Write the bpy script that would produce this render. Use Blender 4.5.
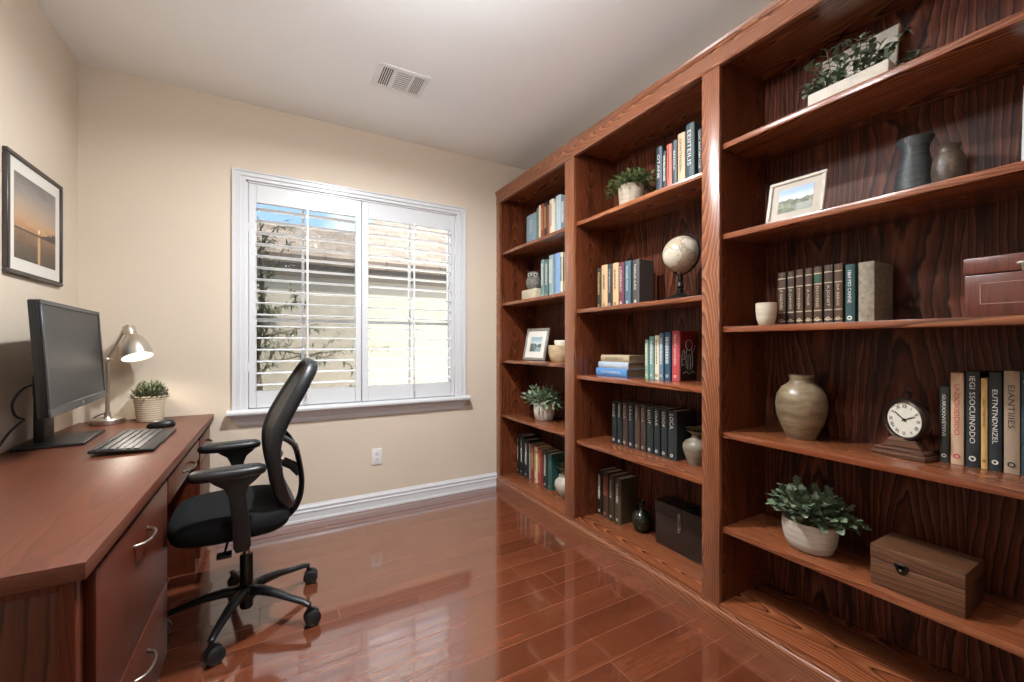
import bpy, bmesh, math, random
from mathutils import Vector, Matrix, noise as mnoise

PI = math.pi
R = math.radians
scene = bpy.context.scene
for _o in list(bpy.data.objects):
    bpy.data.objects.remove(_o, do_unlink=True)
col = scene.collection

# ------------------------------------------------------------------ camera
cam = bpy.data.cameras.new('camera')
cam.sensor_width = 36.0
cam.lens = 418.6 / 1024.0 * 36.0
cam.shift_x = (512 - 510.85) / 1024.0
cam.shift_y = (344.27 - 341.0) / 1024.0
cam.clip_start = 0.02
cam_o = bpy.data.objects.new('camera', cam)
col.objects.link(cam_o)
cam_o.location = (0, 0, 1.2)
cam_o.rotation_euler = (R(90), 0, R(-29.507))
scene.camera = cam_o

# ------------------------------------------------------------------ exposure
scene.view_settings.view_transform = 'Standard'
scene.view_settings.look = 'None'
scene.view_settings.gamma = 1.0
scene.view_settings.use_curve_mapping = False
scene.view_settings.exposure = 0.72

# ------------------------------------------------------------------ world: blue sky with white clouds
world = bpy.data.worlds.new('sky')
scene.world = world
world.use_nodes = True
wt = world.node_tree
wt.nodes.clear()
w_out = wt.nodes.new('ShaderNodeOutputWorld')
w_bg = wt.nodes.new('ShaderNodeBackground')
w_tc = wt.nodes.new('ShaderNodeTexCoord')
w_no = wt.nodes.new('ShaderNodeTexNoise')
w_no.inputs['Scale'].default_value = 3.2
w_no.inputs['Detail'].default_value = 6.0
w_cr = wt.nodes.new('ShaderNodeValToRGB')
w_cr.color_ramp.elements[0].position = 0.50
w_cr.color_ramp.elements[0].color = (0.24, 0.38, 0.58, 1)
w_cr.color_ramp.elements[1].position = 0.66
w_cr.color_ramp.elements[1].color = (1.0, 1.0, 1.0, 1)
wt.links.new(w_tc.outputs['Generated'], w_no.inputs['Vector'])
wt.links.new(w_no.outputs['Fac'], w_cr.inputs['Fac'])
wt.links.new(w_cr.outputs['Color'], w_bg.inputs['Color'])
w_bg.inputs['Strength'].default_value = 2.2
wt.links.new(w_bg.outputs['Background'], w_out.inputs['Surface'])

# ------------------------------------------------------------------ sun on the neighbour's wall (comes over this house)
sun = bpy.data.lights.new('sun', 'SUN')
sun.energy = 18.0
sun.angle = R(0.6)
sun.color = (1.0, 0.95, 0.86)
sun_o = bpy.data.objects.new('sun', sun)
col.objects.link(sun_o)
sun_o.rotation_euler = Vector((-0.25, 0.22, -0.94)).to_track_quat('-Z', 'Y').to_euler()

# ------------------------------------------------------------------ ceiling downlight and added fill globes (positions; the fixtures are built below)
FILL_GLOBES = [(0.42, 1.10, 2.42, 84.0), (0.20, -0.60, 2.42, 12.0)]      # globes added out of view to brighten ceiling and room: x, y, z, glow
FILL_GLOBE_COLOUR = (0.93, 0.972, 1.03, 1)
CAN = (0.50, 1.74)                                                        # recessed downlight
al = bpy.data.lights.new('downlight_lamp', 'AREA')
al.shape = 'DISK'; al.size = 0.12; al.energy = 40.0; al.color = (0.94, 0.975, 1.0); al.spread = R(165)
ao = bpy.data.objects.new('downlight_lamp', al)
col.objects.link(ao); ao.location = (CAN[0], CAN[1], 2.735)

# ================================================================== helpers
def tag(o, label=None, cat=None, group=None, kind=None):
    if label: o['label'] = label
    if cat: o['category'] = cat
    if group: o['group'] = group
    if kind: o['kind'] = kind
    return o

def empty(name, loc=(0, 0, 0), rz=0.0, label=None, cat=None, group=None, kind=None):
    o = bpy.data.objects.new(name, None)
    col.objects.link(o)
    o.location = loc
    o.rotation_euler = (0, 0, rz)
    o.empty_display_size = 0.05
    return tag(o, label, cat, group, kind)

def curve_pts(P, n=6):
    """Catmull-Rom points through P"""
    P = [Vector(p) for p in P]
    out = []
    for i in range(len(P) - 1):
        a, b, c, d = P[max(i - 1, 0)], P[i], P[i + 1], P[min(i + 2, len(P) - 1)]
        for k in range(n):
            t = k / n
            out.append(0.5 * ((2 * b) + (c - a) * t + (2 * a - 5 * b + 4 * c - d) * t * t + (3 * b - a - 3 * c + d) * t ** 3))
    out.append(P[-1])
    return out

class MB:
    """collects shapes and links them as one mesh object"""
    def __init__(self):
        self.bm = bmesh.new()
        self.mi = 0

    def _take(self, t, M=None):
        if M is not None:
            bmesh.ops.transform(t, matrix=M, verts=t.verts)
        bmesh.ops.recalc_face_normals(t, faces=t.faces)
        for f in t.faces: f.material_index = self.mi
        me = bpy.data.meshes.new('tmp')
        t.to_mesh(me); t.free()
        self.bm.from_mesh(me)
        bpy.data.meshes.remove(me)
        return self

    def box(self, x0, x1, y0, y1, z0, z1, bev=0.0, seg=1, M=None):
        t = bmesh.new()
        bmesh.ops.create_cube(t, size=1.0)
        for v in t.verts:
            v.co = Vector(((x0 + x1) / 2 + v.co.x * (x1 - x0), (y0 + y1) / 2 + v.co.y * (y1 - y0), (z0 + z1) / 2 + v.co.z * (z1 - z0)))
        if bev > 0:
            bmesh.ops.bevel(t, geom=list(t.edges), offset=bev, segments=seg, profile=0.5, affect='EDGES')
        return self._take(t, M)

    def lathe(self, prof, c=(0, 0, 0), seg=32, M=None, sx=1.0, sy=1.0):
        t = bmesh.new()
        rings = []
        for (r, z) in prof:
            if r < 1e-6:
                rings.append([t.verts.new((0, 0, z))])
            else:
                rings.append([t.verts.new((r * sx * math.cos(2 * PI * k / seg), r * sy * math.sin(2 * PI * k / seg), z)) for k in range(seg)])
        for a, b in zip(rings[:-1], rings[1:]):
            if len(a) == 1 and len(b) == 1: continue
            for k in range(seg):
                k2 = (k + 1) % seg
                if len(a) == 1: t.faces.new((a[0], b[k], b[k2]))
                elif len(b) == 1: t.faces.new((a[k], b[0], a[k2]))
                else: t.faces.new((a[k], b[k], b[k2], a[k2]))
        T = Matrix.Translation(c)
        return self._take(t, T @ M if M is not None else T)

    def cyl(self, p, q, r0, r1=None, seg=20):
        p, q = Vector(p), Vector(q)
        r1 = r0 if r1 is None else r1
        d = q - p
        M = Matrix.Translation(p) @ d.to_track_quat('Z', 'Y').to_matrix().to_4x4()
        return self.lathe([(0, 0), (r0, 0), (r1, d.length), (0, d.length)], seg=seg, M=M)

    def sphere(self, c, r, seg=24, sc=(1, 1, 1), M=None):
        t = bmesh.new()
        bmesh.ops.create_uvsphere(t, u_segments=seg, v_segments=seg // 2 + 2, radius=r)
        S = Matrix.Translation(c) @ (M if M is not None else Matrix.Identity(4)) @ Matrix.Diagonal((sc[0], sc[1], sc[2], 1))
        return self._take(t, S)

    def sweep(self, pts, ra, rb=None, up=None, seg=10, closed=False, ups=None):
        """elliptical section swept along pts; rb measured along 'up'"""
        pts = [Vector(p) for p in pts]
        n = len(pts)
        ra = ra if isinstance(ra, (list, tuple)) else [ra] * n
        rb = ra if rb is None else (rb if isinstance(rb, (list, tuple)) else [rb] * n)
        t = bmesh.new()
        rings = []
        prev = None
        for i in range(n):
            if closed: d = pts[(i + 1) % n] - pts[i - 1]
            else: d = pts[min(i + 1, n - 1)] - pts[max(i - 1, 0)]
            d.normalize()
            if ups is not None: u = Vector(ups[i])
            elif up is not None: u = Vector(up)
            elif prev is not None: u = prev
            else: u = Vector((0, 0, 1)) if abs(d.z) < 0.9 else Vector((1, 0, 0))
            u = u - d * u.dot(d)
            if u.length < 1e-5: u = Vector((1, 0.1, 0)) - d * d.x
            u.normalize(); prev = u
            s = d.cross(u)
            rings.append([t.verts.new(pts[i] + s * ra[i] * math.cos(2 * PI * k / seg) + u * rb[i] * math.sin(2 * PI * k / seg)) for k in range(seg)])
        m = n if closed else n - 1
        for i in range(m):
            a, b = rings[i], rings[(i + 1) % n]
            for k in range(seg):
                k2 = (k + 1) % seg
                t.faces.new((a[k], a[k2], b[k2], b[k]))
        if not closed:
            t.faces.new(rings[0][::-1]); t.faces.new(rings[-1])
        return self._take(t)

    def prism(self, poly, axis, a0, a1, bev=0.0, M=None):
        """polygon in the plane normal to axis ('x': (y,z), 'y': (x,z), 'z': (x,y)) pushed from a0 to a1"""
        def P(p, a):
            return {'x': (a, p[0], p[1]), 'y': (p[0], a, p[1]), 'z': (p[0], p[1], a)}[axis]
        t = bmesh.new()
        A = [t.verts.new(P(p, a0)) for p in poly]
        B = [t.verts.new(P(p, a1)) for p in poly]
        t.faces.new(A); t.faces.new(B[::-1])
        n = len(poly)
        for k in range(n):
            t.faces.new((A[k], A[(k + 1) % n], B[(k + 1) % n], B[k]))
        if bev > 0:
            bmesh.ops.recalc_face_normals(t, faces=t.faces)
            bmesh.ops.bevel(t, geom=list(t.edges), offset=bev, segments=2, profile=0.5, affect='EDGES')
        return self._take(t, M)

    def raw(self, verts, faces, M=None):
        t = bmesh.new()
        V = [t.verts.new(v) for v in verts]
        for f in faces: t.faces.new([V[i] for i in f])
        if M is not None: bmesh.ops.transform(t, matrix=M, verts=t.verts)
        for f in t.faces: f.material_index = self.mi
        me = bpy.data.meshes.new('tmp'); t.to_mesh(me); t.free()
        self.bm.from_mesh(me); bpy.data.meshes.remove(me)
        return self

    def build(self, name, mat, parent=None, smooth=True, angle=38, label=None):
        me = bpy.data.meshes.new(name)
        self.bm.to_mesh(me); self.bm.free()
        for m in (mat if isinstance(mat, (list, tuple)) else [mat]): me.materials.append(m)
        if smooth:
            for p in me.polygons: p.use_smooth = True
            try: me.set_sharp_from_angle(angle=R(angle))
            except Exception: pass
        o = bpy.data.objects.new(name, me)
        col.objects.link(o)
        if parent is not None: o.parent = parent
        if label: o['label'] = label
        return o

def copy_tree(o, parent=None):
    c = o.copy(); col.objects.link(c)
    if parent is not None: c.parent = parent
    for ch in list(o.children): copy_tree(ch, c)
    return c

def text_mesh(s, size, name='lettering', bold=0.0):
    """flat lettering centred on the origin in its own xy plane; returns (verts, faces, width, height)"""
    cu = bpy.data.curves.new('t', 'FONT')
    cu.body = s; cu.size = size; cu.align_x = 'CENTER'; cu.align_y = 'CENTER'
    cu.resolution_u = 2
    cu.offset = bold
    o = bpy.data.objects.new('t', cu); col.objects.link(o)
    dg = bpy.context.evaluated_depsgraph_get()
    me = bpy.data.meshes.new_from_object(o.evaluated_get(dg))
    vs = [tuple(v.co) for v in me.vertices]
    fs = [tuple(p.vertices) for p in me.polygons]
    bpy.data.objects.remove(o, do_unlink=True); bpy.data.curves.remove(cu); bpy.data.meshes.remove(me)
    if not vs: return [], [], 0, 0
    x = [v[0] for v in vs]; y = [v[1] for v in vs]
    cx, cy = (min(x) + max(x)) / 2, (min(y) + max(y)) / 2
    vs = [(v[0] - cx, v[1] - cy, 0) for v in vs]
    return vs, fs, max(x) - min(x), max(y) - min(y)

# ================================================================== materials
def lin(h):
    h = h.lstrip('#')
    out = []
    for i in (0, 2, 4):
        c = int(h[i:i + 2], 16) / 255.0
        out.append(c / 12.92 if c <= 0.04045 else ((c + 0.055) / 1.055) ** 2.4)
    return (out[0], out[1], out[2], 1.0)

class NT:
    def __init__(self, name):
        self.m = bpy.data.materials.new(name)
        self.m.use_nodes = True
        self.t = self.m.node_tree
        self.t.nodes.clear()
        self.out = self.t.nodes.new('ShaderNodeOutputMaterial')
        self.b = self.t.nodes.new('ShaderNodeBsdfPrincipled')
        self.t.links.new(self.b.outputs[0], self.out.inputs[0])
    def n(self, typ, **kw):
        nd = self.t.nodes.new(typ)
        for k, v in kw.items(): setattr(nd, k, v)
        return nd
    def l(self, a, b): self.t.links.new(a, b)
    def val(self, sock, v):
        if hasattr(v, 'is_output'): self.l(v, sock)
        else: sock.default_value = v
    def math(self, op, a, b=None, c=None):
        nd = self.n('ShaderNodeMath', operation=op)
        self.val(nd.inputs[0], a)
        if b is not None: self.val(nd.inputs[1], b)
        if c is not None: self.val(nd.inputs[2], c)
        return nd.outputs[0]
    def comb(self, x, y, z):
        nd = self.n('ShaderNodeCombineXYZ')
        for i, v in enumerate((x, y, z)): self.val(nd.inputs[i], v)
        return nd.outputs[0]
    def sep(self, v):
        nd = self.n('ShaderNodeSeparateXYZ'); self.l(v, nd.inputs[0])
        return nd.outputs
    def obj(self): return self.n('ShaderNodeTexCoord').outputs['Object']
    def rand(self): return self.n('ShaderNodeObjectInfo').outputs['Random']
    def noise(self, vec, scale, detail=2.0, rough=0.5, dist=0.0):
        nd = self.n('ShaderNodeTexNoise')
        if vec is not None: self.l(vec, nd.inputs['Vector'])
        nd.inputs['Scale'].default_value = scale
        nd.inputs['Detail'].default_value = detail
        nd.inputs['Roughness'].default_value = rough
        nd.inputs['Distortion'].default_value = dist
        return nd.outputs['Fac']
    def white(self, v):
        nd = self.n('ShaderNodeTexWhiteNoise', noise_dimensions='1D'); self.l(v, nd.inputs['W'])
        return nd.outputs['Value']
    def ramp(self, f, stops, interp='LINEAR'):
        nd = self.n('ShaderNodeValToRGB')
        cr = nd.color_ramp; cr.interpolation = interp
        while len(cr.elements) < len(stops): cr.elements.new(0.5)
        for e, (p, c) in zip(cr.elements, stops):
            e.position = p; e.color = c if len(c) == 4 else (*c, 1)
        self.l(f, nd.inputs[0])
        return nd.outputs[0]
    def mix(self, f, a, b, mode='MIX'):
        nd = self.n('ShaderNodeMix', data_type='RGBA', blend_type=mode)
        self.val(nd.inputs[0], f); self.val(nd.inputs[6], a); self.val(nd.inputs[7], b)
        return nd.outputs[2]
    def bump(self, h, strength=0.2, dist=0.002):
        nd = self.n('ShaderNodeBump')
        nd.inputs['Strength'].default_value = strength
        nd.inputs['Distance'].default_value = dist
        self.l(h, nd.inputs['Height'])
        self.l(nd.outputs[0], self.b.inputs['Normal'])
    def set(self, **kw):
        for k, v in kw.items():
            self.val(self.b.inputs[k.replace('_', ' ')], v)
        return self

def plain(name, hexc, rough=0.5, metal=0.0, var=0.0, vscale=20.0, bump=0.0, bscale=200.0, spec=0.5):
    T = NT(name)
    c = lin(hexc) if isinstance(hexc, str) else hexc
    if var > 0:
        f = T.noise(T.obj(), vscale, 4.0)
        a = tuple(min(1, x * (1 + var)) for x in c[:3]) + (1,)
        b = tuple(x * (1 - var) for x in c[:3]) + (1,)
        T.set(Base_Color=T.ramp(f, [(0.3, b), (0.7, a)]))
    else:
        T.set(Base_Color=c)
    T.set(Roughness=rough, Metallic=metal)
    T.b.inputs['Specular IOR Level'].default_value = spec
    if bump > 0: T.bump(T.noise(T.obj(), bscale, 3.0), bump, 0.002)
    return T.m

def wood(name, g, wide, thin, cols, freq=95.0, board=0.3, rough=0.28, tilt=0.055, contrast=1.0, pore=0.3, dist=0.018, streak=0.0, spec=0.5, coat=0.0):
    """plain-sawn timber: rings of a slightly tilted log cut by the face, so arches appear; g is the grain axis"""
    T = NT(name)
    P = T.sep(T.obj())
    ax = {'x': P[0], 'y': P[1], 'z': P[2]}
    G, A, B = ax[g], ax[wide], ax[thin]
    rnd = T.rand()
    A2 = T.math('ADD', A, T.math('MULTIPLY', rnd, 1.7))
    idx = T.math('FLOOR', T.math('DIVIDE', A2, board))
    br = T.white(T.math('ADD', idx, T.math('MULTIPLY', rnd, 31.0)))
    a = T.math('SUBTRACT', T.math('SUBTRACT', A2, T.math('MULTIPLY', idx, board)), T.math('MULTIPLY', T.math('ADD', T.math('MULTIPLY', br, 0.5), 0.25), board))
    g2 = T.math('ADD', G, T.math('MULTIPLY', br, 9.0))
    pp = T.math('PINGPONG', g2, 1.25)
    vec = T.comb(T.math('MULTIPLY', A2, 6.0), T.math('MULTIPLY', B, 6.0), T.math('ADD', T.math('MULTIPLY', g2, 1.6), T.math('MULTIPLY', br, 5.0)))
    nz = T.noise(vec, 1.0, 4.0, 0.55)
    nd = T.math('MULTIPLY', T.math('SUBTRACT', nz, 0.5), dist * 2.4)
    bb = T.math('ADD', T.math('ADD', B, 0.012), T.math('MULTIPLY', pp, tilt))
    bb = T.math('ADD', T.math('SUBTRACT', T.math('MULTIPLY', pp, tilt), T.math('MULTIPLY', B, 0.0)), 0.01) if False else bb
    bmod = T.math('PINGPONG', bb, 0.11)
    r = T.math('SQRT', T.math('ADD', T.math('MULTIPLY', a, a), T.math('MULTIPLY', bmod, bmod)))
    r = T.math('ADD', r, nd)
    fr = T.math('FRACT', T.math('MULTIPLY', r, freq))
    dk, md, lt = cols
    c = T.ramp(fr, [(0.0, lt), (0.40, md), (0.66, md), (0.86, dk), (1.0, lt)])
    # softer in some places than others
    soft = T.noise(T.comb(T.math('MULTIPLY', A2, 3.0), T.math('MULTIPLY', B, 3.0), T.math('MULTIPLY', g2, 0.9)), 1.3, 3.0)
    base = T.ramp(soft, [(0.3, md), (0.7, lt)])
    f = T.ramp(soft, [(0.25, (0.6 * contrast,) * 3), (0.65, (contrast,) * 3)])
    c = T.mix(f, base, c)
    # pores: short dark strokes along the grain
    pv = T.comb(T.math('MULTIPLY', A2, 230.0), T.math('MULTIPLY', B, 230.0), T.math('MULTIPLY', g2, 9.0))
    pn = T.noise(pv, 1.0, 2.0)
    pf = T.ramp(pn, [(0.52, (0, 0, 0)), (0.68, (pore,) * 3)])
    c = T.mix(pf, c, dk)
    if streak > 0:
        sv = T.comb(T.math('ADD', T.math('MULTIPLY', A2, 26.0), T.math('MULTIPLY', nz, 2.2)), T.math('MULTIPLY', B, 26.0), T.math('ADD', T.math('MULTIPLY', g2, 2.2), T.math('MULTIPLY', br, 3.0)))
        sn = T.noise(sv, 1.0, 4.0, 0.6, 0.5)
        c = T.mix(T.ramp(sn, [(0.50, (0, 0, 0)), (0.66, (streak,) * 3)]), c, dk)
    tone = T.math('ADD', T.math('MULTIPLY', br, 0.3), 0.85)
    c = T.mix(1.0, c, T.comb(tone, tone, tone), 'MULTIPLY')
    T.set(Base_Color=c, Roughness=rough)
    T.b.inputs['Specular IOR Level'].default_value = spec
    if coat > 0: T.set(Coat_Weight=coat, Coat_Roughness=0.2)
    T.bump(T.math('SUBTRACT', 1.0, pf), 0.12, 0.001)
    return T.m

OAK = (lin('#361a0f'), lin('#874b30'), lin('#ab724d'))
OAK_SHELF = (lin('#36190e'), lin('#84462a'), lin('#9f633f'))
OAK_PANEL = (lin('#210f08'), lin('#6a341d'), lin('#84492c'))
OAK_BACK_SHADED = (lin('#160a06'), lin('#562a1a'), lin('#75432d'))  # same oak made darker: shade inside the shelves put into the colour
CHERRY = (lin('#3a1c11'), lin('#5d2f1e'), lin('#6a3924'))
M = {}
M['oak_stile'] = wood('oak_stile', 'z', 'y', 'x', OAK, 120, 0.21, tilt=0.10, dist=0.010, coat=0.6, streak=0.25)
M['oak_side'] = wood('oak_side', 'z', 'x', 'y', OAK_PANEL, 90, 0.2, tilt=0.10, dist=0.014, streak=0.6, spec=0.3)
M['oak_back'] = wood('oak_back', 'z', 'y', 'x', OAK_BACK_SHADED, 52, 0.3, contrast=1.15, tilt=0.10, dist=0.030, rough=0.45, streak=0.85, spec=0.2)
M['oak_shelf'] = wood('oak_shelf', 'y', 'x', 'z', OAK_SHELF, 100, 0.2, rough=0.24, dist=0.010, tilt=0.08, coat=0.4, streak=0.25)
M['oak_rail'] = wood('oak_rail', 'y', 'z', 'x', OAK, 110, 0.13, rough=0.28, tilt=0.10, dist=0.009, coat=0.4, streak=0.25)
M['desk_top'] = wood('desk_top', 'y', 'x', 'z', CHERRY, 60, 0.2, rough=0.42, contrast=0.5, pore=0.3)
M['desk_front'] = wood('desk_front', 'z', 'y', 'x', (lin('#30130b'), lin('#532314'), lin('#5f2b19')), 70, 0.25, rough=0.36, contrast=0.6, pore=0.25, spec=0.3)
M['desk_panel'] = wood('desk_panel', 'z', 'x', 'y', (lin('#2a120a'), lin('#582c1d'), lin('#643624')), 55, 0.4, rough=0.3)

def paint(name, hexc, rough=0.6, bump=0.12, bscale=260):
    T = NT(name)
    c = lin(hexc)
    f = T.noise(T.obj(), 1.3, 3.0)
    T.set(Base_Color=T.ramp(f, [(0.3, tuple(x * 0.97 for x in c[:3])), (0.7, tuple(min(1, x * 1.02) for x in c[:3]))]), Roughness=rough)
    T.b.inputs['Specular IOR Level'].default_value = 0.35
    T.bump(T.noise(T.obj(), bscale, 2.0), bump, 0.002)
    return T.m
M['wall'] = paint('beige_wall_paint', '#d7c8b5')
M['ceiling'] = paint('ceiling_paint', '#f3f3f0', 0.8, 0.2, 140)
M['trim'] = plain('white_trim_paint', '#d3d4d6', 0.32, var=0.01)
M['louver'] = plain('white_louver_paint', '#e0e0e2', 0.35, var=0.01)
M['white_metal'] = plain('white_enamel', '#e4e3df', 0.4)
M['dark_void'] = plain('dark_duct', '#1c1a18', 0.8)
M['black_plastic'] = plain('black_plastic', '#0f1012', 0.38, var=0.05)
M['grey_plastic'] = plain('charcoal_plastic', '#1b1d1f', 0.4, var=0.05)
M['black_fabric'] = plain('black_fabric', '#111213', 0.9, var=0.12, vscale=300, bump=0.3, bscale=900, spec=0.25)
M['nickel'] = plain('brushed_nickel', '#cfc8be', 0.34, metal=1.0, var=0.04, vscale=60)
M['handle'] = plain('handle_nickel', '#a1988c', 0.36, metal=1.0, var=0.05)
M['chrome'] = plain('chrome', '#c9c9c9', 0.16, metal=1.0)
M['dark_bronze'] = plain('dark_bronze', '#3c302a', 0.38, metal=0.75, var=0.15, vscale=60)
M['iron'] = plain('black_iron', '#1d1a19', 0.42, metal=0.5)
M['pewter'] = plain('worn_pewter', '#7d766b', 0.4, metal=0.8)
M['brass'] = plain('dull_brass', '#8d7a52', 0.4, metal=0.9)
M['paper'] = plain('page_paper', '#d6c8ac', 0.9, var=0.06, vscale=400)
M['pale_gold'] = plain('worn_gilt', '#b8a98f', 0.5)
M['gold'] = plain('gold_foil', '#c9a869', 0.35, metal=0.35)
M['ink_white'] = plain('white_ink', '#d9d6cd', 0.6)
M['ink_dark'] = plain('dark_ink', '#2b2723', 0.6)
M['ink_red'] = plain('red_ink', '#b8333a', 0.6)
M['soil'] = plain('soil', '#2c211a', 0.95, var=0.3, vscale=120)
M['mat_board'] = plain('mat_board', '#e6e2d8', 0.8)
M['grey_mat'] = plain('grey_mat_board', '#b4ab9e', 0.8, var=0.05)
M['stem'] = plain('plant_stem', '#5c5a38', 0.7, var=0.2)

def floor_mat():
    T = NT('cherry_plank_floor')
    P = T.sep(T.obj())
    W, L = 0.128, 1.15
    row = T.math('FLOOR', T.math('DIVIDE', T.math('ADD', P[1], 0.086), W))
    yr = T.math('SUBTRACT', T.math('ADD', P[1], 0.086), T.math('MULTIPLY', row, W))
    rr = T.white(row)
    xs = T.math('ADD', T.math('ADD', P[0], 20.0), T.math('MULTIPLY', rr, 3.7))
    pl = T.math('FLOOR', T.math('DIVIDE', xs, L))
    xr = T.math('SUBTRACT', xs, T.math('MULTIPLY', pl, L))
    pid = T.white(T.math('ADD', T.math('MULTIPLY', row, 17.3), T.math('MULTIPLY', pl, 3.1)))
    ey = T.math('MINIMUM', yr, T.math('SUBTRACT', W, yr))
    ex = T.math('MINIMUM', xr, T.math('SUBTRACT', L, xr))
    e = T.math('MINIMUM', ey, ex)
    gap = T.math('LESS_THAN', e, 0.0012)
    g2 = T.math('ADD', xs, T.math('MULTIPLY', pid, 40.0))
    wv = T.comb(T.math('MULTIPLY', g2, 1.3), T.math('MULTIPLY', P[1], 16.0), T.math('MULTIPLY', pid, 9.0))
    n1 = T.noise(wv, 1.5, 5.0, 0.55, 0.4)
    c = T.ramp(n1, [(0.25, lin('#5c2e1c')), (0.5, lin('#6a3723')), (0.75, lin('#79432b'))])
    fv = T.comb(T.math('MULTIPLY', g2, 14.0), T.math('MULTIPLY', P[1], 330.0), 0.0)
    n2 = T.noise(fv, 1.0, 3.0)
    c = T.mix(T.ramp(n2, [(0.5, (0, 0, 0)), (0.75, (0.22, 0.22, 0.22))]), c, lin('#5a2d1c'))
    tn = T.math('ADD', 0.88, T.math('MULTIPLY', pid, 0.24))
    c = T.mix(1.0, c, T.comb(tn, tn, tn), 'MULTIPLY')
    c = T.mix(T.math('MULTIPLY', gap, 0.5), c, lin('#84553a'))  # lighter joints: the highlight on plank edges is put into the colour
    T.set(Base_Color=c, Roughness=T.math('ADD', 0.16, T.math('MULTIPLY', gap, 0.4)))
    T.set(Coat_Weight=T.math('SUBTRACT', 1.0, gap), Coat_Roughness=0.06, Coat_IOR=1.85)
    T.b.inputs['Specular IOR Level'].default_value = 0.6
    hgt = T.math('MINIMUM', T.math('DIVIDE', e, 0.003), 1.0)
    T.bump(hgt, 0.05, 0.001)
    return T.m
M['floor'] = floor_mat()

def glass_mat(name='window_glass', tint=(0.97, 0.985, 0.98, 1), refl=0.0015):
    T = NT(name)
    tr = T.n('ShaderNodeBsdfTransparent'); tr.inputs[0].default_value = tint
    gl = T.n('ShaderNodeBsdfGlossy'); gl.inputs['Roughness'].default_value = 0.02
    mx = T.n('ShaderNodeMixShader'); mx.inputs[0].default_value = refl
    T.l(tr.outputs[0], mx.inputs[1]); T.l(gl.outputs[0], mx.inputs[2])
    T.l(mx.outputs[0], T.out.inputs[0])
    return T.m
M['glass'] = glass_mat()

def dim_screen_mat():
    T = NT('insect_screen')
    tr = T.n('ShaderNodeBsdfTransparent')
    df = T.n('ShaderNodeBsdfDiffuse'); df.inputs[0].default_value = lin('#3a3a3a')
    mx = T.n('ShaderNodeMixShader'); mx.inputs[0].default_value = 0.24
    T.l(tr.outputs[0], mx.inputs[1]); T.l(df.outputs[0], mx.inputs[2])
    T.l(mx.outputs[0], T.out.inputs[0])
    return T.m
M['insect_screen'] = dim_screen_mat()

def emit(name, colr, s):
    T = NT(name)
    e = T.n('ShaderNodeEmission'); e.inputs[0].default_value = colr; e.inputs[1].default_value = s
    T.l(e.outputs[0], T.out.inputs[0])
    return T.m
M['bulb'] = emit('lamp_bulb', (1, 0.92, 0.8, 1), 8.0)

def stripes_mat(name, c1, c2, axis, scale, rough=0.6):
    T = NT(name)
    P = T.sep(T.obj())
    v = P['xyz'.index(axis)]
    s = T.math('ADD', T.math('MULTIPLY', T.math('SINE', T.math('MULTIPLY', v, scale)), 0.5), 0.5)
    n = T.noise(T.obj(), 90, 3.0)
    T.set(Base_Color=T.ramp(T.math('ADD', T.math('MULTIPLY', s, 0.7), T.math('MULTIPLY', n, 0.3)), [(0.2, lin(c1)), (0.75, lin(c2))]), Roughness=rough)
    T.bump(s, 0.5, 0.002)
    return T.m

def glaze(name, cols, rough=0.35, band=0.0, scale=7.0, speck=0.0, bump=0.0):
    T = NT(name)
    P = T.sep(T.obj())
    v = T.comb(T.math('MULTIPLY', P[0], 1.0), T.math('MULTIPLY', P[1], 1.0), T.math('MULTIPLY', P[2], 1.0 + band))
    n = T.noise(v, scale, 5.0, 0.6)
    st = [(0.25 + 0.5 * i / (len(cols) - 1), lin(c)) for i, c in enumerate(cols)]
    c = T.ramp(n, st)
    if speck > 0:
        sp = T.noise(T.obj(), 260.0, 2.0)
        c = T.mix(T.ramp(sp, [(0.58, (0, 0, 0)), (0.72, (speck,) * 3)]), c, lin(cols[0]))
    T.set(Base_Color=c, Roughness=rough)
    if bump > 0: T.bump(T.noise(v, scale * 6, 3.0), bump, 0.003)
    return T.m

def leaf_mat(name, c1, c2, c3=None, scale=14):
    T = NT(name)
    n = T.noise(T.obj(), scale, 3.0)
    st = [(0.3, lin(c1)), (0.6, lin(c2))] + ([(0.75, lin(c3))] if c3 else [])
    T.set(Base_Color=T.ramp(n, st), Roughness=0.5)
    return T.m

# ================================================================== room shell
XA, XB, YD, ZC = -0.935, 1.647, 3.163, 2.745       # left wall, bookcase face, far wall, ceiling
XR, YN = 2.0, -1.25                                  # right wall, near wall
WX0, WX1, WZ0, WZ1 = -0.155, 1.283, 0.775, 2.25      # window hole

MB().box(XA - 0.12, XR + 0.12, YN - 0.12, YD + 0.12, -0.1, 0.0).build('floor', M['floor'], smooth=False)
tag(bpy.data.objects['floor'], 'glossy reddish brown cherry plank floor', 'floor', kind='structure')
MB().box(XA - 0.12, XR + 0.12, YN - 0.12, YD + 0.12, ZC, ZC + 0.12).build('ceiling', M['ceiling'], smooth=False)
tag(bpy.data.objects['ceiling'], 'plain white ceiling with one air vent', 'ceiling', kind='structure')
wl = MB().box(XA - 0.12, XA, YN - 0.12, YD + 0.12, 0, ZC).build('wall_left', M['wall'], smooth=False)
tag(wl, 'beige wall behind the desk and monitor', 'wall', kind='structure')
wr = MB().box(XR, XR + 0.12, YN - 0.12, YD + 0.12, 0, ZC).build('wall_right', M['wall'], smooth=False)
tag(wr, 'beige wall behind the tall wooden bookcase', 'wall', kind='structure')
wn = MB().box(XA, XR, YN - 0.12, YN, 0, ZC).build('wall_near', M['wall'], smooth=False)
tag(wn, 'beige wall behind the camera', 'wall', kind='structure')
m = MB()
m.box(XA, WX0, YD, YD + 0.12, 0, ZC).box(WX1, XR, YD, YD + 0.12, 0, ZC)
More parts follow.
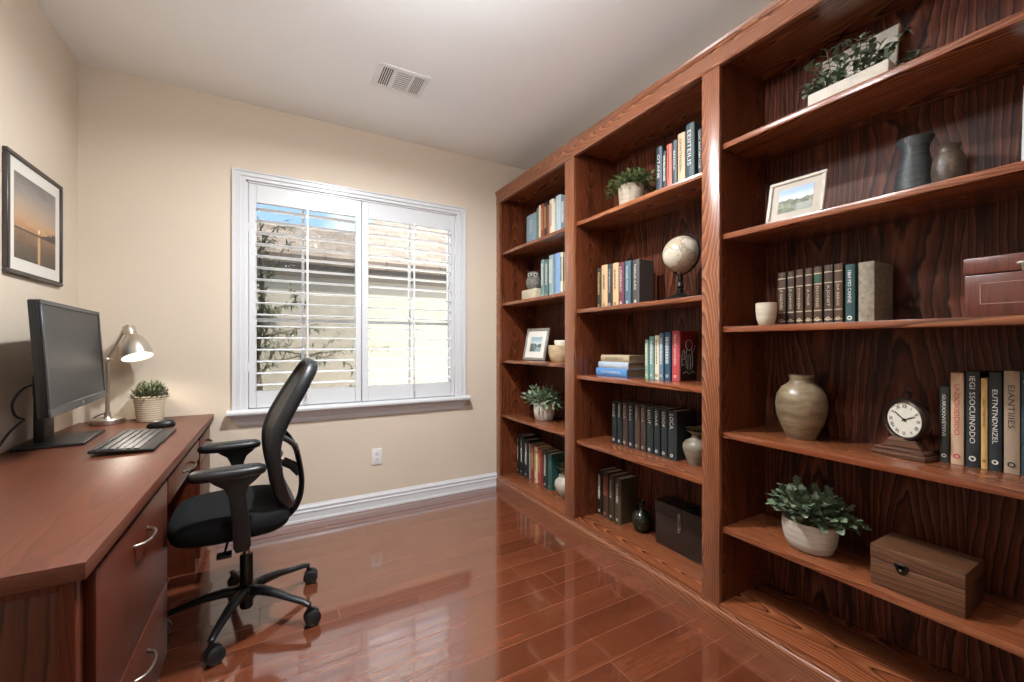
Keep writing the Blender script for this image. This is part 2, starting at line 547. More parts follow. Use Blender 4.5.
m.box(WX0, WX1, YD, YD + 0.12, 0, WZ0).box(WX0, WX1, YD, YD + 0.12, WZ1, ZC)
wf = m.build('wall_far', M['wall'], smooth=False)
tag(wf, 'beige far wall with the shuttered window', 'wall', kind='structure')

def baseboard(name, x0, x1, y, label):
    prof = [(0, 0), (-0.020, 0), (-0.020, 0.012), (-0.016, 0.020), (-0.014, 0.056), (-0.017, 0.060), (-0.017, 0.068), (-0.012, 0.072), (-0.012, 0.082), (-0.014, 0.086), (-0.014, 0.092), (-0.007, 0.104), (-0.004, 0.112), (0, 0.112)]
    m = MB().prism([(y + p[0], p[1]) for p in prof], 'x', x0, x1)
    o = m.build(name, M['trim'], smooth=False)
    return tag(o, label, 'baseboard', kind='structure')
baseboard('baseboard_far', -0.30, XB + 0.0, YD, 'white moulded baseboard under the window wall')

# ------------------------------------------------------------------ window: casing, stool, apron, sashes with glass
win = empty('window_1', (0, 0, 0), 0, 'white cased window with stool and apron in the far wall', 'window', kind='structure')
def casing():
    m = MB()
    x0, x1, z1 = -0.229, 1.358, 2.308
    xi0, xi1, zi1 = WX0, WX1, WZ1
    def ring(a, b, y0, y1):   # a, b: outer and inner inset fraction across the casing width
        def L(t): return x0 + (xi0 - x0) * t, x1 + (xi1 - x1) * t, z1 + (zi1 - z1) * t
        ax0, ax1, az = L(a); bx0, bx1, bz = L(b)
        zb = 0.783
        m.prism([(ax0, zb), (ax0, az), (bx0, bz), (bx0, zb)], 'y', y0, y1)
        m.prism([(ax1, zb), (ax1, az), (bx1, bz), (bx1, zb)], 'y', y0, y1)
        m.prism([(ax0, az), (ax1, az), (bx1, bz), (bx0, bz)], 'y', y0, y1)
    ring(0.0, 0.16, YD - 0.022, YD)
    ring(0.16, 0.45, YD - 0.016, YD)
    ring(0.45, 0.62, YD - 0.020, YD)
    ring(0.62, 1.0, YD - 0.012, YD)
    return m
casing().build('window_casing', M['trim'], win, smooth=False)
m = MB()
m.prism([(YD, 0.752), (YD - 0.060, 0.752), (YD - 0.068, 0.758), (YD - 0.070, 0.768), (YD - 0.066, 0.780), (YD - 0.058, 0.783), (YD, 0.783)], 'x', -0.255, 1.385)
m.box(WX0, WX1, YD, YD + 0.07, 0.752, 0.783)
m.build('window_sill', M['trim'], win, smooth=False)
t = bmesh.new()
ap = [(0, 0.752), (-0.046, 0.752), (-0.040, 0.742), (-0.030, 0.722), (-0.018, 0.706), (-0.014, 0.690), (-0.010, 0.678), (0, 0.672)]
def apron():
    vs, fs = [], []
    for (y, z) in ap:
        ins = (0.752 - z) * 0.55
        vs.append((-0.236 + ins, YD + y, z)); vs.append((1.366 - ins, YD + y, z))
    n = len(ap)
    for i in range(n - 1): fs.append((2 * i, 2 * i + 2, 2 * i + 3, 2 * i + 1))
    fs.append(tuple(2 * i for i in range(n))); fs.append(tuple(2 * i + 1 for i in range(n))[::-1])
    return MB().raw(vs, fs)
apron().build('window_apron', M['trim'], win, smooth=False)
m = MB()   # jamb lining
m.box(WX0, WX0 + 0.012, YD, YD + 0.12, WZ0, WZ1).box(WX1 - 0.012, WX1, YD, YD + 0.12, WZ0, WZ1).box(WX0, WX1, YD, YD + 0.12, WZ1 - 0.012, WZ1)
m.build('window_jamb', M['trim'], win, smooth=False)
XM = 0.5525
for (sx0, sx1, mux) in ((WX0 + 0.012, XM, 0.176), (XM, WX1 - 0.012, 0.925)):
    m = MB()
    y0, y1 = YD + 0.072, YD + 0.104
    f = 0.032
    m.box(sx0, sx0 + f, y0, y1, 0.783, 2.238).box(sx1 - f, sx1, y0, y1, 0.783, 2.238)
    m.box(sx0 + f, sx1 - f, y0, y1, 0.783, 0.83).box(sx0 + f, sx1 - f, y0, y1, 2.19, 2.238)
    m.box(sx0 + f, sx1 - f, y0, y1, 1.352, 1.374)
    m.box(mux - 0.008, mux + 0.008, y0 + 0.008, y1, 0.83, 1.352).box(mux - 0.008, mux + 0.008, y0 + 0.008, y1, 1.374, 2.19)
    s = m.build('window_sash', M['trim'], win, smooth=False)
    g = MB().box(sx0 + f, sx1 - f, y0 + 0.012, y0 + 0.016, 0.83, 2.19).build('window_pane', M['glass'], s, smooth=False)
# grey sheet added outside the first sash to dim the view there
m = MB().box(WX0 + 0.044, XM - 0.032, YD + 0.108, YD + 0.1085, 0.83, 2.19)
m.build('insect_screen', M['insect_screen'], win, smooth=False)

# ------------------------------------------------------------------ shutters: one hinged panel per half
def shutter(x0, x1, ox0, ox1, rodx, label, ang):
    YF, YB = YD - 0.030, YD - 0.002 + 0.0
    YF, YB = YD + 0.004, YD + 0.034
    root = empty('shutter_panel', ((x0 + x1) / 2, YD, 0.79), 0, label, 'shutter', 'white louvered shutter panels')
    cx, cz = (x0 + x1) / 2, 0.79
    def bx(m, a0, a1, z0, z1, y0=YF, y1=YB, bev=0.002): m.box(a0 - cx, a1 - cx, y0 - YD, y1 - YD, z0 - cz, z1 - cz, bev)
    ZB, ZT, OB, OT = 0.788, 2.236, 0.897, 2.118
    for a0, a1 in ((x0, ox0), (ox1, x1)):
        m = MB(); bx(m, a0, a1, ZB, ZT); m.build('stile', M['trim'], root)
    m = MB(); bx(m, ox0, ox1, ZB, OB); m.build('bottom_rail', M['trim'], root)
    m = MB(); bx(m, ox0, ox1, OT, ZT); m.build('top_rail', M['trim'], root)
    n = 16
    pitch = (OT - OB) / n
    first = None
    for k in range(n):
        z = OB + pitch * (k + 0.5)
        if first is None:
            m = MB()
            ca, sa = math.cos(ang), math.sin(ang)
            sec = []
            for j in range(18):
                t_ = 2 * PI * j / 18
                a, b = 0.043 * math.copysign(abs(math.cos(t_)) ** 0.8, math.cos(t_)), 0.0056 * math.sin(t_)
                sec.append((a * ca - b * sa, a * sa + b * ca))
            m.prism([(p[0], p[1]) for p in sec], 'x', ox0 + 0.0015 - cx, ox1 - 0.0015 - cx)
            lv = first = m.build('louver', M['louver'], root)
        else:
            lv = first.copy(); col.objects.link(lv); lv.parent = root
        lv.location = (0, (YF + YB) / 2 - YD, z - cz)
    m = MB()
    rx = rodx - cx
    m.box(rx - 0.006, rx + 0.006, -0.0500, -0.0390, 0.845 - cz, 2.125 - cz, 0.002)
    m.build('tilt_rod', M['louver'], root)
    for hz in (1.05, 1.95):
        hx = x0 if rodx < XM else x1
        s = 1 if rodx < XM else -1
        MB().box(hx - cx - 0.002 * s - 0.004, hx - cx - 0.002 * s + 0.004, YF - YD - 0.006, YF - YD + 0.002, hz - cz - 0.03, hz - cz + 0.03, 0.0015).build('hinge', M['white_metal'], root)
    return root
shutter(WX0 + 0.014, XM - 0.002, -0.098, 0.510, 0.196, 'white louvered shutter panel nearer the desk, leaves showing through', R(1.5))
shutter(XM + 0.002, WX1 - 0.014, 0.599, 1.234, 0.925, 'white louvered shutter panel nearer the bookcase, bright wall showing through', R(1.5))
kn = MB().box(0.470, 0.482, YD - 0.004, YD + 0.004, 0.900, 0.912, 0.002)
kn.build('shutter_magnet', M['iron'], bpy.data.objects['shutter_panel'])
bpy.data.objects['shutter_magnet'].matrix_parent_inverse = bpy.data.objects['shutter_panel'].matrix_world.inverted()
bpy.data.objects['shutter_magnet'].location = (-bpy.data.objects['shutter_panel'].location)

# ------------------------------------------------------------------ ceiling fixtures, with the added fill globes
for i, (lx, ly, lz, lw) in enumerate(FILL_GLOBES):
    r = empty('pendant_light', (lx, ly, ZC), 0, ['small frosted globe light hanging between desk and bookcase', 'small frosted globe light hanging behind the camera'][i], 'ceiling light', 'hanging globe lights')
    MB().lathe([(0, -0.025), (0.050, -0.025), (0.058, -0.018), (0.060, 0.0), (0, 0.0)], seg=40).build('canopy', M['nickel'], r)
    MB().cyl((0, 0, -0.024), (0, 0, lz - ZC + 0.083), 0.006).cyl((0, 0, lz - ZC + 0.078), (0, 0, lz - ZC + 0.105), 0.024, 0.014).build('stem', M['nickel'], r)
    MB().sphere((0, 0, lz - ZC), 0.085, 32).build('glass_globe', emit('globe_glow', FILL_GLOBE_COLOUR, lw), r, angle=80)
r = empty('recessed_light', (CAN[0], CAN[1], ZC), 0, 'round recessed ceiling light near the tall bookcase', 'ceiling light')
MB().lathe([(0.072, -0.001), (0.072, -0.008), (0.095, -0.005), (0.095, 0.0)], seg=40).build('trim_ring', M['white_metal'], r)
MB().lathe([(0, -0.003), (0.071, -0.003)], seg=32).build('lens', emit('downlight_lens', (1, 0.97, 0.93, 1), 20.0), r)

v = empty('air_vent', (0.645, 2.449, ZC), 0, 'white rectangular air vent register in the ceiling', 'vent')
m = MB()
m.box(-0.147, 0.147, -0.112, -0.086, -0.008, 0, 0.002).box(-0.147, 0.147, 0.090, 0.112, -0.008, 0, 0.002)
for a, b in ((-0.147, -0.114), (-0.054, -0.034), (0.050, 0.066), (0.124, 0.147)): m.box(a, b, -0.086, 0.090, -0.008, 0, 0.001)
m.build('frame', M['white_metal'], v)
MB().box(-0.140, 0.140, -0.105, 0.105, -0.0012, 0.0).build('duct', M['dark_void'], v)  # flat dark sheet: shade behind the slats put into its colour
m = MB()
for a, b, n in ((-0.114, -0.054, 5), (0.066, 0.124, 6)):
    p = (b - a) / n
    for k in range(n): m.box(a + p * k + (0.0068 if b < 0 else 0.0050), a + p * (k + 1), -0.086, 0.090, -0.006, -0.0025)
for k in range(9): m.box(-0.034, 0.050, -0.086 + 0.0196 * k, -0.086 + 0.0196 * k + 0.0105, -0.006, -0.0025)
m.build('slat', M['white_metal'], v, smooth=False)
MB().lathe([(0, -0.012), (0.006, -0.011), (0.006, -0.007)], (-0.128, 0.01, 0), seg=12).build('lever', M['white_metal'], v)

ol = empty('wall_outlet', (0.658, YD, 0.375), 0, 'white electrical outlet low on the beige wall', 'outlet')
MB().box(-0.036, 0.036, -0.006, 0, -0.060, 0.060, 0.003, 2).build('cover_plate', M['white_metal'], ol)
for zz in (-0.021, 0.021):
    s = MB().lathe([(0, 0), (0.0165, 0), (0.0165, 0.002), (0, 0.002)], (0, -0.006, zz), seg=20, M=Matrix.Rotation(R(90), 4, 'X')).build('socket', M['trim'], ol)
    MB().box(-0.0075, -0.0055, -0.0086, -0.0080, zz - 0.001, zz + 0.008).box(0.0055, 0.0075, -0.0086, -0.0080, zz - 0.001, zz + 0.007).sphere((0, -0.0082, zz - 0.008), 0.0022, 8).build('slot', M['ink_dark'], s)

# ================================================================== bookcase
bc = empty('bookcase', (0, 0, 0), 0, 'tall reddish oak built-in bookcase with three open bays', 'bookcase')
XS, XK = 1.667, 1.985        # shelf front, back panel face
SB = [(2.199, 3.105), (1.104 + 1.0, 0), ]
BAYS = {1: (2.199, 3.105), 2: (1.197, 2.102), 3: (0.0, 1.111)}
SH = {1: (1.970, 1.545, 1.070, 0.613), 2: (1.972, 1.420, 1.005, 0.594), 3: (2.055, 1.670, 1.275, 0.825, 0.421)}
ZB = 0.10
TH = 0.024
for k, (y0, y1) in BAYS.items():
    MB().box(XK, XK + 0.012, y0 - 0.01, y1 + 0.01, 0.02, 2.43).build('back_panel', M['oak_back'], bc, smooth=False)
    for z in SH[k]:
        m = MB().box(XS, XK, y0 + 0.0005, y1 - 0.0005, z - TH, z, 0.002, 2)
        m.build('shelf', M['oak_shelf'], bc)
    MB().box(XB + 0.004, XK, y0 + 0.0005, y1 - 0.0005, ZB - TH, ZB, 0.002, 2).build('bottom_shelf', M['oak_shelf'], bc)
    MB().box(XS, XK, y0 + 0.0005, y1 - 0.0005, 2.42, 2.44).build('top_panel', M['oak_shelf'], bc, smooth=False)
for y0, y1 in ((3.106, YD), (2.103, 2.198), (1.112, 1.196), (-0.09, -0.001)):
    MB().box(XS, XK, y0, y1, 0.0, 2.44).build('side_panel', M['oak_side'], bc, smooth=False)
    MB().box(XB, XS, y0, y1, 0.085, 2.392, 0.0025, 2).build('stile', M['oak_stile'], bc)
m = MB()
pr = [(XS, 2.386), (XB - 0.002, 2.386), (XB - 0.005, 2.391), (XB - 0.002, 2.397), (XB + 0.001, 2.399), (XB + 0.001, 2.462), (XB - 0.004, 2.466), (XB - 0.010, 2.478), (XB - 0.012, 2.489), (XS, 2.489)]
vs, fs = [], []
for (x, z) in pr: vs += [(x, -0.09, z), (x, YD, z)]
n = len(pr)
for i in range(n): j = (i + 1) % n; fs.append((2 * i, 2 * j, 2 * j + 1, 2 * i + 1))
fs.append(tuple(2 * i for i in range(n))[::-1]); fs.append(tuple(2 * i + 1 for i in range(n)))
MB().raw(vs, fs).build('crown_rail', M['oak_rail'], bc, smooth=False)
MB().box(XS, XR - 0.002, -0.09, YD, 2.44, 2.47).build('top_board', M['oak_shelf'], bc, smooth=False)
m = MB()
pr = [(XS, 0.0), (XB - 0.010, 0.0), (XB - 0.010, 0.062), (XB - 0.006, 0.070), (XB - 0.002, 0.074), (XB - 0.001, 0.084), (XS, 0.084)]
vs, fs = [], []
for (x, z) in pr: vs += [(x, -0.09, z), (x, YD - 0.02, z)]
n = len(pr)
for i in range(n): j = (i + 1) % n; fs.append((2 * i, 2 * j, 2 * j + 1, 2 * i + 1))
fs.append(tuple(2 * i for i in range(n))[::-1]); fs.append(tuple(2 * i + 1 for i in range(n)))
MB().raw(vs, fs).build('base_rail', M['oak_rail'], bc, smooth=False)

# ================================================================== desk
DX, DY0, DZ = -0.3235, 1.134, 0.770
dk = empty('desk', (0, 0, 0), 0, 'long cherry wood desk with drawers along the left wall', 'desk')
m = MB().box(XA + 0.002, DX, DY0, YD - 0.002, DZ - 0.036, DZ, 0.003, 2)
m.build('desktop', M['desk_top'], dk)
# end panel: frame and panel
m = MB()
ye0, ye1 = 1.160, 1.180
m.box(-0.372, -0.345, ye0, ye1, 0, DZ - 0.036, 0.002).box(-0.372 - 0.0, -0.3720 + 0.0001, ye0, ye1, 0, 0.01)
m.box(XA + 0.002, XA + 0.03, ye0, ye1, 0, DZ - 0.036, 0.002)
m.box(XA + 0.03, -0.372, ye0, ye1, DZ - 0.060, DZ - 0.036, 0.002).box(XA + 0.03, -0.372, ye0, ye1, 0, 0.08, 0.002)
m.build('end_frame', M['desk_front'], dk)
MB().box(XA + 0.028, -0.370, ye0 + 0.007, ye1, 0.078, DZ - 0.058).build('end_panel', M['desk_panel'], dk, smooth=False)
XF = -0.362
def carcass(y0, y1):
    MB().box(XA + 0.004, XF, y0, y1, 0.0, DZ - 0.037, 0.001).build('pedestal', M['desk_front'], dk)
carcass(1.198, 1.970); carcass(2.742, YD - 0.004)
MB().box(XA + 0.004, XA + 0.02, 1.972, 2.740, 0.05, DZ - 0.037).build('modesty_panel', M['desk_front'], dk, smooth=False)
MB().box(-0.70, XF - 0.004, 1.974, 2.738, 0.615, DZ - 0.037).build('drawer_box', M['desk_front'], dk, smooth=False)
def drawer(y0, y1, z0, z1, hy=None, hz=None, hw=0.17, name='drawer'):
    d = MB().box(XF, XF + 0.020, y0, y1, z0, z1, 0.003, 2).build(name, M['desk_front'], dk)
    if hy is not None:
        x = XF + 0.020
        pts = []
        for k in range(13):
            t_ = -1 + 2 * k / 12
            pts.append((x + 0.030 * (1 - abs(t_) ** 2.6) ** 0.6 + (-0.001 if abs(t_) == 1 else 0), hy + hw / 2 * t_, hz))
        h = MB().sweep(pts, [0.0042 + 0.0012 * abs(-1 + 2 * k / 12) for k in range(13)], seg=10)
        h.sphere((x + 0.002, hy - hw / 2, hz), 0.007, 10, (0.5, 1, 1)).sphere((x + 0.002, hy + hw / 2, hz), 0.007, 10, (0.5, 1, 1))
        h.build('handle', M['handle'], d)
    return d
drawer(1.258, 1.966, 0.337, 0.700, 1.615, 0.630, 0.14)
drawer(1.258, 1.966, 0.060, 0.331, 1.615, 0.250, 0.14)
drawer(1.990, 2.722, 0.600, 0.700, 2.36, 0.648)
drawer(2.756, YD - 0.02, 0.560, 0.700, 2.95, 0.640, 0.12)
drawer(2.756, YD - 0.02, 0.320, 0.554, 2.95, 0.45, 0.12)
drawer(2.756, YD - 0.02, 0.060, 0.314, 2.95, 0.20, 0.12)

# ================================================================== office chair
ch = empty('office_chair', (-0.105, 2.175, 0), R(3.5), 'black mesh-back office chair with arms on five casters', 'chair')
def loopset(rings, n=40, e=4.0):
    """stack of superellipse rings: (cx, cy, hx, hy, z)"""
    vs, fs = [], []
    for (cx, cy, hx, hy, z) in rings:
        for k in range(n):
            t_ = 2 * PI * k / n
            c, s = math.cos(t_), math.sin(t_)
            vs.append((cx + hx * math.copysign(abs(c) ** (2 / e), c), cy + hy * math.copysign(abs(s) ** (2 / e), s), z))
    for i in range(len(rings) - 1):
        for k in range(n):
            k2 = (k + 1) % n
            fs.append((i * n + k, i * n + k2, (i + 1) * n + k2, (i + 1) * n + k))
    fs.append(tuple(range(n))[::-1])
    fs.append(tuple((len(rings) - 1) * n + k for k in range(n)))
    return vs, fs
vs, fs = loopset([(-0.045, 0, 0.192, 0.212, 0.430), (-0.048, 0, 0.210, 0.232, 0.438), (-0.050, 0, 0.215, 0.238, 0.462), (-0.050, 0, 0.212, 0.236, 0.490), (-0.048, 0, 0.200, 0.226, 0.510), (-0.042, 0, 0.160, 0.190, 0.521), (-0.04, 0, 0.07, 0.09, 0.519)], 48, 3.3)
MB().raw(vs, fs).build('seat', M['black_fabric'], ch, angle=80)
vs, fs = loopset([(-0.02, 0, 0.12, 0.15, 0.412), (-0.03, 0, 0.17, 0.19, 0.420), (-0.03, 0, 0.185, 0.205, 0.438)])
m = MB().raw(vs, fs)
m.box(-0.09, 0.10, -0.07, 0.07, 0.375, 0.415, 0.012, 2)
m.build('seat_shell', M['black_plastic'], ch)
m = MB().sweep([(-0.06, -0.05, 0.392), (-0.07, -0.15, 0.390), (-0.075, -0.215, 0.386)], 0.005).box(-0.10, -0.05, -0.245, -0.200, 0.380, 0.393, 0.004, 2)
m.build('lever', M['black_plastic'], ch)
# back frame
PROF = [(0.47, 0.150, 0.070), (0.50, 0.132, 0.130), (0.56, 0.108, 0.178), (0.64, 0.088, 0.203), (0.72, 0.077, 0.210), (0.79, 0.078, 0.210), (0.87, 0.105, 0.204), (0.95, 0.146, 0.192), (1.03, 0.192, 0.172), (1.085, 0.222, 0.146), (1.115, 0.238, 0.105), (1.124, 0.242, 0.050)]
def prof_at(z):
    for (a, b) in zip(PROF[:-1], PROF[1:]):
        if a[0] <= z <= b[0]:
            t_ = (z - a[0]) / (b[0] - a[0])
            return a[1] + (b[1] - a[1]) * t_, a[2] + (b[2] - a[2]) * t_
    return PROF[-1][1], PROF[-1][2]
def prof_norm(i):
    a, b = PROF[max(i - 1, 0)], PROF[min(i + 1, len(PROF) - 1)]
    d = Vector((b[1] - a[1], 0, b[0] - a[0])).normalized()
    return Vector((d.z, 0, -d.x))
pts, ups = [], []
for i, p in enumerate(PROF): pts.append((p[1], -p[2], p[0])); ups.append(prof_norm(i))
for i, p in reversed(list(enumerate(PROF))): pts.append((p[1], p[2], p[0])); ups.append(prof_norm(i))
# smooth the loop
def smooth_loop(P, U, it=2):
    P = [Vector(p) for p in P]; U = [Vector(u) for u in U]
    for _ in range(it):
        Q, V = [], []
        n = len(P)
        for i in range(n):
            a, b = P[i], P[(i + 1) % n]
            Q += [a * 0.75 + b * 0.25, a * 0.25 + b * 0.75]
            V += [U[i] * 0.75 + U[(i + 1) % n] * 0.25, U[i] * 0.25 + U[(i + 1) % n] * 0.75]
        P, U = Q, V
    return P, U
sp, su = smooth_loop(pts, ups, 2)
m = MB().sweep([p + u * 0.014 for p, u in zip(sp, su)], 0.014, 0.027, closed=True, ups=su, seg=12)
m.build('back_frame', M['grey_plastic'], ch, angle=60)
vs, fs = [], []
NZ, NY = 26, 12
for i in range(NZ + 1):
    z = 0.478 + (1.118 - 0.478) * i / NZ
    x, hw = prof_at(z)
    for j in range(NY + 1):
        s = -1 + 2 * j / NY
        vs.append((x + 0.016 * (1 - s * s), hw * s, z))
for i in range(NZ):
    for j in range(NY):
        a = i * (NY + 1) + j
        fs.append((a, a + 1, a + NY + 2, a + NY + 1))
nv = len(vs)
vs2 = [(x + 0.003, y, z) for (x, y, z) in vs]
def mesh_fabric():
    T = NT('chair_mesh_fabric')
    P = T.sep(T.obj())
    a = T.math('SINE', T.math('MULTIPLY', T.math('ADD', P[1], P[2]), 1500.0))
    b = T.math('SINE', T.math('MULTIPLY', T.math('SUBTRACT', P[1], P[2]), 1500.0))
    f = T.math('MULTIPLY', T.math('ADD', T.math('MULTIPLY', a, b), 1.0), 0.5)
    T.set(Base_Color=T.ramp(f, [(0.2, lin('#26241f')), (0.8, lin('#4b4740'))]), Roughness=0.75)
    return T.m
M['chair_mesh'] = mesh_fabric()
MB().raw(vs, fs).raw(vs2, [f[::-1] for f in fs]).build('back_mesh', M['chair_mesh'], ch, angle=80)
# spine with fork and lumbar pad
spn = [(0.00, 0, 0.396), (0.07, 0, 0.392), (0.135, 0, 0.402), (0.185, 0, 0.432), (0.213, 0, 0.490), (0.220, 0, 0.560), (0.214, 0, 0.620), (0.203, 0, 0.680), (0.190, 0, 0.735)]
def strap(m, P, w, t_):
    """flat strap along P: w half-wide across, t_ half-thick"""
    P = [Vector(p) for p in P]
    U = []
    for i in range(len(P)):
        d = (P[min(i + 1, len(P) - 1)] - P[max(i - 1, 0)]).normalized()
        U.append(d.cross(Vector((0, 1, 0))))
    m.sweep(P, w, t_, ups=U, seg=14)
m = MB()
fine = []
for i in range(len(spn) - 1):
    for q in range(4): fine.append(Vector(spn[i]).lerp(Vector(spn[i + 1]), q / 4))
fine.append(Vector(spn[-1]))
for _ in range(4): fine = [fine[0]] + [(fine[i - 1] + fine[i] * 2 + fine[i + 1]) / 4 for i in range(1, len(fine) - 1)] + [fine[-1]]
strap(m, fine, 0.036, 0.012)
for sy in (-1, 1):
    m.sweep([(0.196, sy * 0.018, 0.710), (0.176, sy * 0.080, 0.755), (0.146, sy * 0.140, 0.790), (0.112, sy * 0.200, 0.820)], [0.020, 0.018, 0.016, 0.014], [0.012, 0.011, 0.010, 0.010], up=(1, 0, 0.4), seg=10)
m.build('back_support', M['black_plastic'], ch, angle=60)
m = MB()
for zz, hw in ((0.625, 0.07), (0.66, 0.10), (0.70, 0.075)):
    m.sweep([(0.135 - 0.02 * abs(s) , s * hw, zz + 0.012 * abs(s)) for s in (-1, -0.5, 0, 0.5, 1)], 0.016, 0.007, up=(1, 0, 0), seg=8)
m.sweep([(0.212, 0, 0.60), (0.18, 0, 0.64), (0.14, 0, 0.665)], 0.020, 0.010, up=(0, 1, 0), seg=8)
m.build('lumbar_support', M['grey_plastic'], ch)
for sy in (-1, 1):
    yc = sy * 0.262
    poly = [(-0.125, 0.694), (-0.105, 0.676), (-0.075, 0.655), (-0.060, 0.620), (-0.052, 0.54), (-0.046, 0.425), (-0.038, 0.405), (0.004, 0.405), (0.012, 0.425), (0.004, 0.54), (-0.008, 0.620), (0.004, 0.655), (0.030, 0.676), (0.046, 0.694)]
    m = MB().prism(poly, 'y', yc - 0.017, yc + 0.017, 0.004)
    m.box(-0.034, 0.004, min(0.06 * sy, yc), max(0.06 * sy, yc), 0.400, 0.420, 0.004, 2)
    arm = m.build('armrest', M['grey_plastic'], ch, angle=40)
    ins = -0.012 * sy
    vs, fs = loopset([(-0.063, yc + ins, 0.108, 0.034, 0.690), (-0.063, yc + ins, 0.124, 0.044, 0.696), (-0.063, yc + ins, 0.128, 0.047, 0.708), (-0.063, yc + ins, 0.124, 0.045, 0.720), (-0.063, yc + ins, 0.110, 0.036, 0.727), (-0.063, yc + ins, 0.07, 0.02, 0.729)], 32, 3.2)
    MB().raw(vs, fs).build('arm_pad', M['black_plastic'], arm, angle=80)
MB().lathe([(0, 0.045), (0.022, 0.045), (0.0255, 0.05), (0.0255, 0.275), (0.022, 0.280), (0.0, 0.280)], seg=28).build('column_sleeve', M['black_plastic'], ch)
MB().cyl((0, 0, 0.279), (0, 0, 0.385), 0.013).build('gas_lift', M['chrome'], ch)
MB().lathe([(0.0, 0.085), (0.034, 0.085), (0.044, 0.10), (0.045, 0.125), (0.038, 0.145), (0.028, 0.150), (0.0, 0.150)], seg=28).build('base_hub', M['black_plastic'], ch)
for k in range(5):
    an = R(-38 - 5 + 72 * k)
    c, s = math.cos(an), math.sin(an)
    rl = (0.306, 0.302, 0.285, 0.285, 0.276)[k]
    rs = [0.025, 0.08, 0.15, 0.21, rl - 0.021, rl]
    zs = [0.122, 0.128, 0.121, 0.108, 0.096, 0.086]
    P = [(r * c, r * s, z) for r, z in zip(rs, zs)]
    MB().sweep(P, [0.026, 0.024, 0.020, 0.017, 0.015, 0.013], [0.022, 0.019, 0.015, 0.012, 0.011, 0.010], up=(0, 0, 1), seg=12).build('base_leg', M['grey_plastic'], ch)
    cx_, cy_ = rl * c, rl * s
    ca = R([4, -12, 8, 170, 20][k])
    dx_, dy_ = math.cos(ca), math.sin(ca)
    ctr = Vector((cx_ + dx_ * 0.012, cy_ + dy_ * 0.012, 0.0325))
    ax_ = Vector((-dy_, dx_, 0))
    m = MB().cyl((cx_, cy_, 0.055), (cx_, cy_, 0.094), 0.008)
    m.sweep([ctr - Vector((dx_, dy_, 0)) * 0.020 + Vector((0, 0, 0.012)), ctr + Vector((0, 0, 0.037)), ctr + Vector((dx_, dy_, 0)) * 0.022 + Vector((0, 0, 0.020))], 0.010, 0.005, up=(0, 0, 1), seg=8)
    cs = m.build('caster', M['black_plastic'], ch)
    for q in (-1, 1):
        w = MB()
        o_ = ctr + ax_ * (0.015 * q)
        MM = Matrix.Translation(o_) @ ax_.to_track_quat('Z', 'Y').to_matrix().to_4x4()
        w.lathe([(0, -0.010), (0.012, -0.011), (0.026, -0.010), (0.032, -0.005), (0.032, 0.005), (0.026, 0.010), (0.012, 0.011), (0, 0.010)], seg=24, M=MM)
        w.build('wheel', M['grey_plastic'], cs)

# ================================================================== things on the desk
# monitor (turned very slightly towards the room, leaning back)
mo = empty('computer_monitor', (-0.84, 2.60, DZ), R(3.3), 'large black flat computer monitor standing on the desk', 'monitor')
MT = Matrix.Translation((0.080, -0.046, 0.375)) @ Matrix.Rotation(R(-3.5), 4, 'Y')
W2, H2 = 0.378, 0.220
m = MB().box(-0.030, 0.0, -W2, W2, -H2, H2, 0.005, 2, MT)

m.build('housing', M['black_plastic'], mo)
def ring_frame(m, w, h, t0, tb, d0, d1, Mx, bev=0.0015):
    m.box(d0, d1, -w, w, h - t0, h, bev, 1, Mx).box(d0, d1, -w, w, -h, -h + tb, bev, 1, Mx)
    m.box(d0, d1, -w, -w + t0, -h + tb, h - t0, bev, 1, Mx).box(d0, d1, w - t0, w, -h + tb, h - t0, bev, 1, Mx)
m = MB(); ring_frame(m, W2, H2, 0.017, 0.034, 0.0, 0.0065, MT)
m.build('bezel', plain('monitor_bezel', '#3b3d40', 0.35, var=0.03), mo)
MB().box(0.0, 0.002, -W2 + 0.016, W2 - 0.016, -H2 + 0.033, H2 - 0.016, 0, 1, MT).build('screen', plain('monitor_screen', '#2c2f31', 0.42, spec=0.5), mo, smooth=False)
MB().lathe([(0, 0), (0.007, 0), (0.007, 0.0008), (0, 0.0008)], seg=20, M=MT @ Matrix.Translation((0.0065, 0.0, -H2 + 0.017)) @ Matrix.Rotation(R(90), 4, 'Y')).build('badge', M['nickel'], mo)
m = MB().box(-0.052, -0.018, -0.060, 0.060, 0.006, 0.230, 0.006, 2).box(-0.060, 0.04, -0.045, 0.045, 0.200, 0.300, 0.01, 2)
m.build('stand_neck', M['black_plastic'], mo)
MB().box(-0.088, 0.128, -0.165, 0.165, 0.0, 0.012, 0.003, 2).build('stand_base', M['black_plastic'], mo)
m = MB().sweep(curve_pts([(-0.02, -0.10, 0.27), (-0.050, -0.16, 0.25), (-0.066, -0.20, 0.20), (-0.060, -0.20, 0.15), (-0.048, -0.16, 0.125), (-0.060, -0.14, 0.115), (-0.078, -0.19, 0.08), (-0.085, -0.26, 0.035), (-0.083, -0.34, 0.012), (-0.080, -0.45, 0.007)]), 0.0045, seg=8)
m.build('power_cable', M['black_plastic'], mo)

